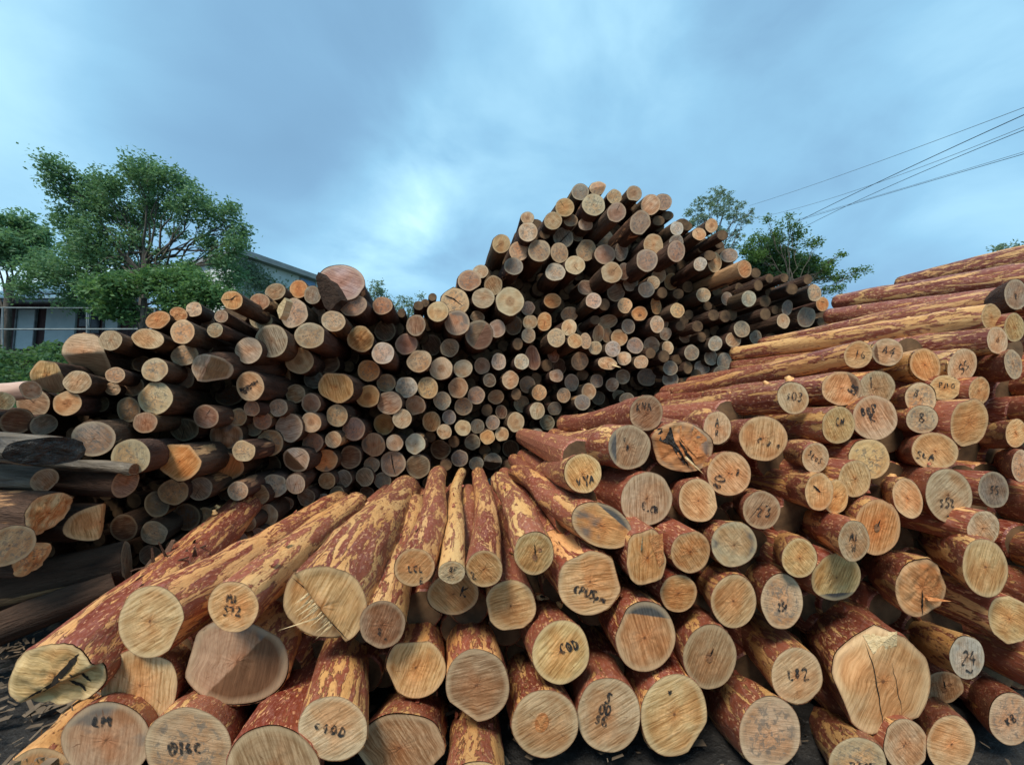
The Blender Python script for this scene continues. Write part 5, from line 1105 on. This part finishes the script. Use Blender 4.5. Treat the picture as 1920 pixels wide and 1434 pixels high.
LD = leaf_mat('dark_leaves', (0.052, 0.130, 0.060), (0.12, 0.22, 0.095), (0.078, 0.160, 0.068))
LP = leaf_mat('greyish_leaves', (0.15, 0.225, 0.150), (0.28, 0.36, 0.24), (0.20, 0.28, 0.18))
tree('broadleaf_tree', 'large broadleaf tree with an open crown rising over the left end of the heap', 15.0, (268, 660), (274, 470),
     [(132,330,30),(165,338,30),(125,358,24),(148,365,30),(245,325,30),(285,330,34),(320,350,30),(225,350,28),(190,385,40),(230,400,38),(280,385,36),(350,350,24),(385,380,28),(350,400,26),(405,410,26),(440,400,22),
      (425,440,26),(455,465,24),(462,430,14),(120,410,36),(130,460,42),(180,450,45),(215,500,48),(150,510,46),(250,450,26),(390,455,22),(430,490,26),(445,515,18),(300,470,14),(330,435,14),(395,485,18),(95,515,34),(60,545,24),(140,560,28),(190,545,30),(310,510,22),(350,500,18),(420,530,18)],
     2100, .066, LG, 11, .17, cl=.28)
tree('young_tree', 'bright green young tree spreading low in front of the large broadleaf tree', 12.5, (268, 660), (270, 560),
     [(380,540,32),(410,560,24),(330,525,34),(285,530,30),(240,545,34),(330,565,30),(380,572,20),(215,580,26),(250,590,20),(190,545,24)], 2600, .07, LB, 12, .10)
tree('tall_shrub_tree', 'dense green tree at the left edge of the picture', 17.0, (20, 680), (20, 520),
     [(15,420,34),(50,440,26),(30,470,36),(-20,450,40),(60,480,26),(85,495,24),(-40,490,36)], 3000, .09, LG, 13, .18)
tree('feathery_tree', 'pale feathery tree with a spiky outline behind the right shoulder of the heap', 22.0, (1345, 640), (1345, 440),
     [(1350,362,18),(1335,375,16),(1372,370,14),(1385,385,13),(1310,385,15),(1295,395,12),(1345,395,22),(1320,410,20),(1375,405,18),(1395,415,14),(1355,430,20),(1385,440,16),(1300,420,14),(1340,450,20),(1400,400,8),(1375,460,14),(1410,395,5)],
     3600, .05, LP, 14, .10, cl=.13)
tree('dark_bush_tree', 'dark dense bushy tree beside the feathery one, above the right slope', 17.0, (1450, 650), (1450, 520),
     [(1440,475,32),(1475,490,36),(1510,500,28),(1450,510,40),(1490,520,34),(1530,510,20),(1420,490,22),(1455,450,14)], 4200, .06, LD, 15, .12, cl=.2)
tree('light_bush_tree', 'light green leggy tree beside the dark bushy one, long bare twigs reaching right', 16.0, (1500, 650), (1480, 520),
     [(1400,465,18),(1415,480,16),(1430,445,16),(1460,432,14),(1485,425,12),(1500,440,14),(1520,460,14),(1530,485,12),(1545,505,12),(1560,520,12),(1580,515,9),(1600,520,8),(1575,540,10),(1550,545,10),(1605,508,5),(1625,505,4),(1560,490,6),(1575,478,4),(1440,410,4),(1480,405,5)],
     2600, .055, leaf_mat('fresh_small_leaves', (0.07, 0.15, 0.035), (0.16, 0.26, 0.07), (0.10, 0.18, 0.05)), 16, .07, cl=.2)
tree('small_far_tree', 'small round far tree right of the great pink stump', 30.0, (708, 700), (708, 570), [(708,538,14),(700,552,14),(718,555,15),(705,570,16),(690,565,10),(728,575,12)], 2200, .09, LP, 17, .12, cl=.3)
tree('small_far_tree', 'wider far tree standing in the saddle between the two heaps', 32.0, (765, 700), (765, 590), [(755,560,12),(768,572,14),(790,558,8),(785,575,12),(745,580,14),(800,575,8),(770,590,14)], 2200, .09, LP, 18, .12, cl=.3)
tree('roadside_tree', 'tip of a tree showing over the uppermost red log at right', 20.0, (1890, 600), (1885, 500), [(1880,462,10),(1900,462,8),(1895,475,12),(1870,470,8)], 1800, .07, LP, 19, .08)
def hedge():
    rs = random.Random(31); V, Fc, n = [], [], 0
    for k in range(15000):
        px = rs.uniform(-260, 260); top = 645 + 8 * math.sin(px * .05); t = rs.random()
        d = 10.6 - 2.4 * t + rs.uniform(-.4, .4); p = at(px, top + t * 130 + rs.uniform(0, 12), d)
        a = Vector((rs.gauss(0, 1), rs.gauss(0, 1), rs.gauss(0, .6))).normalized() * .06 * rs.uniform(.6, 1.4); b = a.orthogonal().normalized() * .03
        b = Matrix.Rotation(rs.uniform(0, 6.28), 3, a.normalized()) @ b
        V += [p - a, p + b, p + a, p - b]; Fc.append((n, n + 1, n + 2, n + 3)); n += 4
    root = empty('hedge', at(60, 760, 10)); root.matrix_world = Matrix.Translation(at(60, 760, 10)); o0 = at(60, 760, 10)
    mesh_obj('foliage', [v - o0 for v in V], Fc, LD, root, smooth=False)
    # the woody mass inside it
    W_ = []; Q = []
    for i in range(14):
        for (dy, dd) in ((20, 10.9), (150, 8.4)):
            W_.append(at(-260 + 40 * i, 640 + dy, dd) - o0)
    for i in range(14):
        for (dy, dd) in ((20, 11.3), (150, 9.2)): W_.append(at(-260 + 40 * i, 640 + dy, dd) - o0)
    for i in range(13):
        Q.append((2 * i, 2 * i + 1, 2 * i + 3, 2 * i + 2)); Q.append((28 + 2 * i + 2, 28 + 2 * i + 3, 28 + 2 * i + 1, 28 + 2 * i)); Q.append((2 * i, 2 * i + 2, 28 + 2 * i + 2, 28 + 2 * i))
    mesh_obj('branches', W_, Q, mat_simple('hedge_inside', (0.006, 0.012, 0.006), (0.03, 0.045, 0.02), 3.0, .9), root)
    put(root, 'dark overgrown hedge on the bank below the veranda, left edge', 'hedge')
hedge()

# ------------------------------------------------------------------ buildings
def prism(px0, px1, py0, py1, d, th=.1, bev=0):
    """axis aligned box between two pixel columns / rows at distance d"""
    a = at(px0, py0, d); c = at(px1, py1, d)
    x0, x1, y0, z1, z0 = min(a.x, c.x), max(a.x, c.x), a.y, a.z, c.z
    V = [(x0, y0, z0), (x1, y0, z0), (x1, y0, z1), (x0, y0, z1), (x0, y0 + th, z0), (x1, y0 + th, z0), (x1, y0 + th, z1), (x0, y0 + th, z1)]
    return [Vector(v) for v in V], [(0, 1, 2, 3), (5, 4, 7, 6), (4, 0, 3, 7), (1, 5, 6, 2), (3, 2, 6, 7), (4, 5, 1, 0)]
def part(root, name, mat, *boxes):
    V, Fc = [], []
    for b in boxes:
        v, f = prism(*b); k = len(V); V += v; Fc += [tuple(q + k for q in g) for g in f]
    o0 = root.matrix_world.translation
    return mesh_obj(name, [v - o0 for v in V], Fc, mat, root, smooth=False)
def house():
    D = 19.0; root = empty('veranda_house', Vector((at(100, 645, D).x, at(100, 645, D).y, 4.5))); root.matrix_world = Matrix.Translation(root.location)
    wall = mat_simple('dark_red_planks', (0.035, 0.018, 0.020), (0.085, 0.045, 0.045), 3.0, .7, .3, .01, stretch=(6, 1, .3))
    panel = mat_simple('pale_blue_panel', (0.36, 0.47, 0.50), (0.50, 0.60, 0.62), 1.5, .4, .1, .01)
    roofm = mat_simple('pale_blue_metal_roof', (0.48, 0.62, 0.70), (0.58, 0.72, 0.80), 2.0, .35, .2, .01, stretch=(8, 1, 1))
    trim = mat_simple('weathered_trim', (0.10, 0.12, 0.13), (0.22, 0.25, 0.26), 3.0, .6)
    glass = mat_simple('dark_glass', (0.02, 0.025, 0.03), (0.05, 0.06, 0.07), 2.0, .1, 0)
    part(root, 'wall', wall, (-320, 250, 566, 668, D, 4.0))
    part(root, 'panel', panel, (88, 143, 576, 645, D - .12, .1))
    for (a, b, c, e) in ((32, 66, 580, 655), (-60, -10, 580, 655), (196, 222, 588, 620)):
        w = part(root, 'window', panel, (a, b, c, e, D - .11, .08)); part(w if False else root, 'frame', trim, (a - 2, a, c - 3, e, D - .16, .1), (b, b + 2, c - 3, e, D - .16, .1), (a, b, c - 3, c, D - .155, .1))
    part(root, 'dark_window', glass, (150, 165, 585, 612, D - .10, .06)); part(root, 'dark_window', glass, (172, 188, 590, 625, D - .10, .06))
    for x in (4, 166, -110): part(root, 'post', trim, (x, x + 3, 568, 660, D - 1.4, .08))
    part(root, 'eave', trim, (-330, 258, 557, 566, D - 1.7, .3))
    # pitched metal roof
    V = []; o0 = root.matrix_world.translation
    a = at(-340, 559, D - 1.8); b = at(262, 559, D - 1.8); zr = at(0, 500, D + 2.4).z - .6; 
    V = [a, b, Vector((b.x - 1.5, b.y + 4.2, zr + .6)), Vector((a.x, a.y + 4.2, zr + .6))]; V += [v + Vector((0, 0, .08)) for v in V]
    mesh_obj('roof', [v - o0 for v in V], [(3, 2, 1, 0), (4, 5, 6, 7), (0, 1, 5, 4), (1, 2, 6, 5), (2, 3, 7, 6), (3, 0, 4, 7)], roofm, root, smooth=False)
    put(root, 'low dark red house with pale blue panels and a pale metal roof, left background', 'house')
    r2 = empty('pipe_railing', at(0, 620, 14.5)); o0 = at(0, 620, 14.5); r2.matrix_world = Matrix.Translation(o0)
    pm = mat_simple('grey_pipe', (0.16, 0.19, 0.19), (0.30, 0.34, 0.34), 5.0, .4)
    for (y0_, y1_, w_) in ((617.5, 617, .03), (577, 578, .025)):
        V, Fc = [], []; limb(V, Fc, [at(-330, y0_, 14.5), at(0, y0_, 14.5), at(300, y1_, 14.5)], [w_] * 3, 8); mesh_obj('rail', [v - o0 for v in V], Fc, pm, r2)
    for x in (-150, 5, 163, 290):
        V, Fc = [], []; limb(V, Fc, [at(x, 577, 14.5), at(x, 680, 14.5)], [.025, .025], 8); mesh_obj('post', [v - o0 for v in V], Fc, pm, r2)
    put(r2, 'thin grey pipe railing along the bank in front of the house', 'railing')
house()
def hall():
    d1, d2 = 24.0, 32.0; A = at(435, 466, d1); zt = A.z; B = at(660, 545, d2); B = Vector((B.x, B.y, zt - .2))
    root = empty('ivy_building', Vector((A.x, A.y, 4.5))); o0 = Vector((A.x, A.y, 4.5)); root.matrix_world = Matrix.Translation(o0)
    u = (B - A); u.z = 0; Ln = u.length; u.normalize(); nrm = Vector((u.y, -u.x, 0))
    if nrm.y > 0: nrm = -nrm
    def slab(s0, s1, z0, z1, off, th, name, mat, par=root):
        V = []
        for (s, z) in ((s0, z0), (s1, z0), (s1, z1), (s0, z1)): V.append(A + u * s + nrm * off + Vector((0, 0, z - zt)))
        V += [v - nrm * th for v in V]
        return mesh_obj(name, [v - o0 for v in V], [(0, 1, 2, 3), (7, 6, 5, 4), (4, 5, 1, 0), (1, 5, 6, 2), (2, 6, 7, 3), (0, 3, 7, 4)], mat, par, smooth=False)
    white = mat_simple('pale_plaster', (0.52, 0.57, 0.55), (0.66, 0.70, 0.68), 1.2, .8); grey = mat_simple('grey_eave', (0.20, 0.22, 0.22), (0.30, 0.32, 0.32), 2.0, .7)
    blue = mat_simple('blue_shutter', (0.16, 0.27, 0.46), (0.21, 0.33, 0.52), 2.0, .5)
    slab(.3, Ln, 3.0, zt - .3, 0, 6, 'wall', white); slab(0, Ln + .4, zt - .32, zt + .02, .5, 7, 'roof', grey)
    slab(4.5, 5.6, zt - 1.25, zt - .42, .06, .05, 'window', blue); slab(4.4, 5.7, zt - 1.35, zt - .36, .04, .03, 'window_frame', grey)
    slab(8.0, 9.0, zt - 1.25, zt - .42, .06, .05, 'window', blue)
    put(root, 'pale building with grey roof edge and blue window, left of the pink stump', 'building')
    rs = random.Random(8); V, Fc, n = [], [], 0
    for k in range(5200):
        c = rs.randint(0, 11); s = (c * .47 % 1) * 5.0 + rs.gauss(0, .6) - .3; z = zt - .9 - (c * .731 % 1) * 3.8 + rs.gauss(0, .45)
        if s > 4.1 or z > zt - .45: continue
        p = A + u * s + nrm * rs.uniform(.05, .35) + Vector((0, 0, z - zt)); a = Vector((rs.gauss(0, 1), rs.gauss(0, 1), rs.gauss(0, 1))).normalized() * .085; b = a.orthogonal().normalized() * .055
        V += [p - a, p + b, p + a, p - b]; Fc.append((n, n + 1, n + 2, n + 3)); n += 4
    iv = empty('ivy', o0); iv.matrix_world = Matrix.Translation(o0); mesh_obj('foliage', [v - o0 for v in V], Fc, LP, iv, smooth=False)
    put(iv, 'ivy climbing over the pale building wall', 'ivy')
hall()

# ------------------------------------------------------------------ overhead cables
CAB = mat_simple('black_cable', (0.02, 0.02, 0.025), (0.04, 0.04, 0.05), 3.0, .6)
CAB2 = mat_simple('grey_cable', (0.12, 0.15, 0.18), (0.18, 0.21, 0.24), 3.0, .6)
WIRES = [((1405,386,34),(1640,306),(1930,198,15),.011,CAB2,'uppermost thin grey cable running down to the feathery tree'),
         ((1400,412,34),(1640,345),(1930,234,15),.010,CAB2,'thin grey cable crossing the thick black one near the right edge'),
         ((1460,434,26),(1640,345),(1930,211,13),.014,CAB,'thickest black cable, steepest of the bundle'),
         ((1500,430,26),(1640,362),(1930,240,13),.011,CAB,'black cable just below the thickest one at the right edge'),
         ((1490,416,28),(1700,353),(1930,286,14),.010,CAB,'lower cable of the lowest pair'),
         ((1490,413,28),(1700,351),(1930,282,14),.008,CAB2,'upper cable of the lowest pair')]
for (a, m, b, r, mat, label) in WIRES:
    dm = 1 / ((1 / a[2] + 1 / b[2]) / 2); A, B = at(*a), at(*b); Mx = at(m[0], m[1], 1 / (1 / a[2] + (1 / b[2] - 1 / a[2]) * (m[0] - a[0]) / (b[0] - a[0])))
    A2 = A; B2 = B + (B - Mx) * 1.2
    pts = []
    for i in range(25):
        t = i / 24; t_ = (m[0] - a[0]) / (b[0] - a[0]); s = t
        p = A.lerp(B, s); tm = (Mx - A).dot(B - A) / (B - A).length_squared; off = Mx - A.lerp(B, tm)
        p = p + off * (4 * s * (1 - s)) / (4 * tm * (1 - tm)); pts.append(p)
    pts.append(B2)
    V, Fc = [], []; limb(V, Fc, pts, [r] * len(pts), 6); o = mesh_obj('overhead_cable', [v - A for v in V], Fc, mat); o.location = A
    put(o, label, 'cable', 'overhead cables at the right')
bpy.context.view_layer.update()
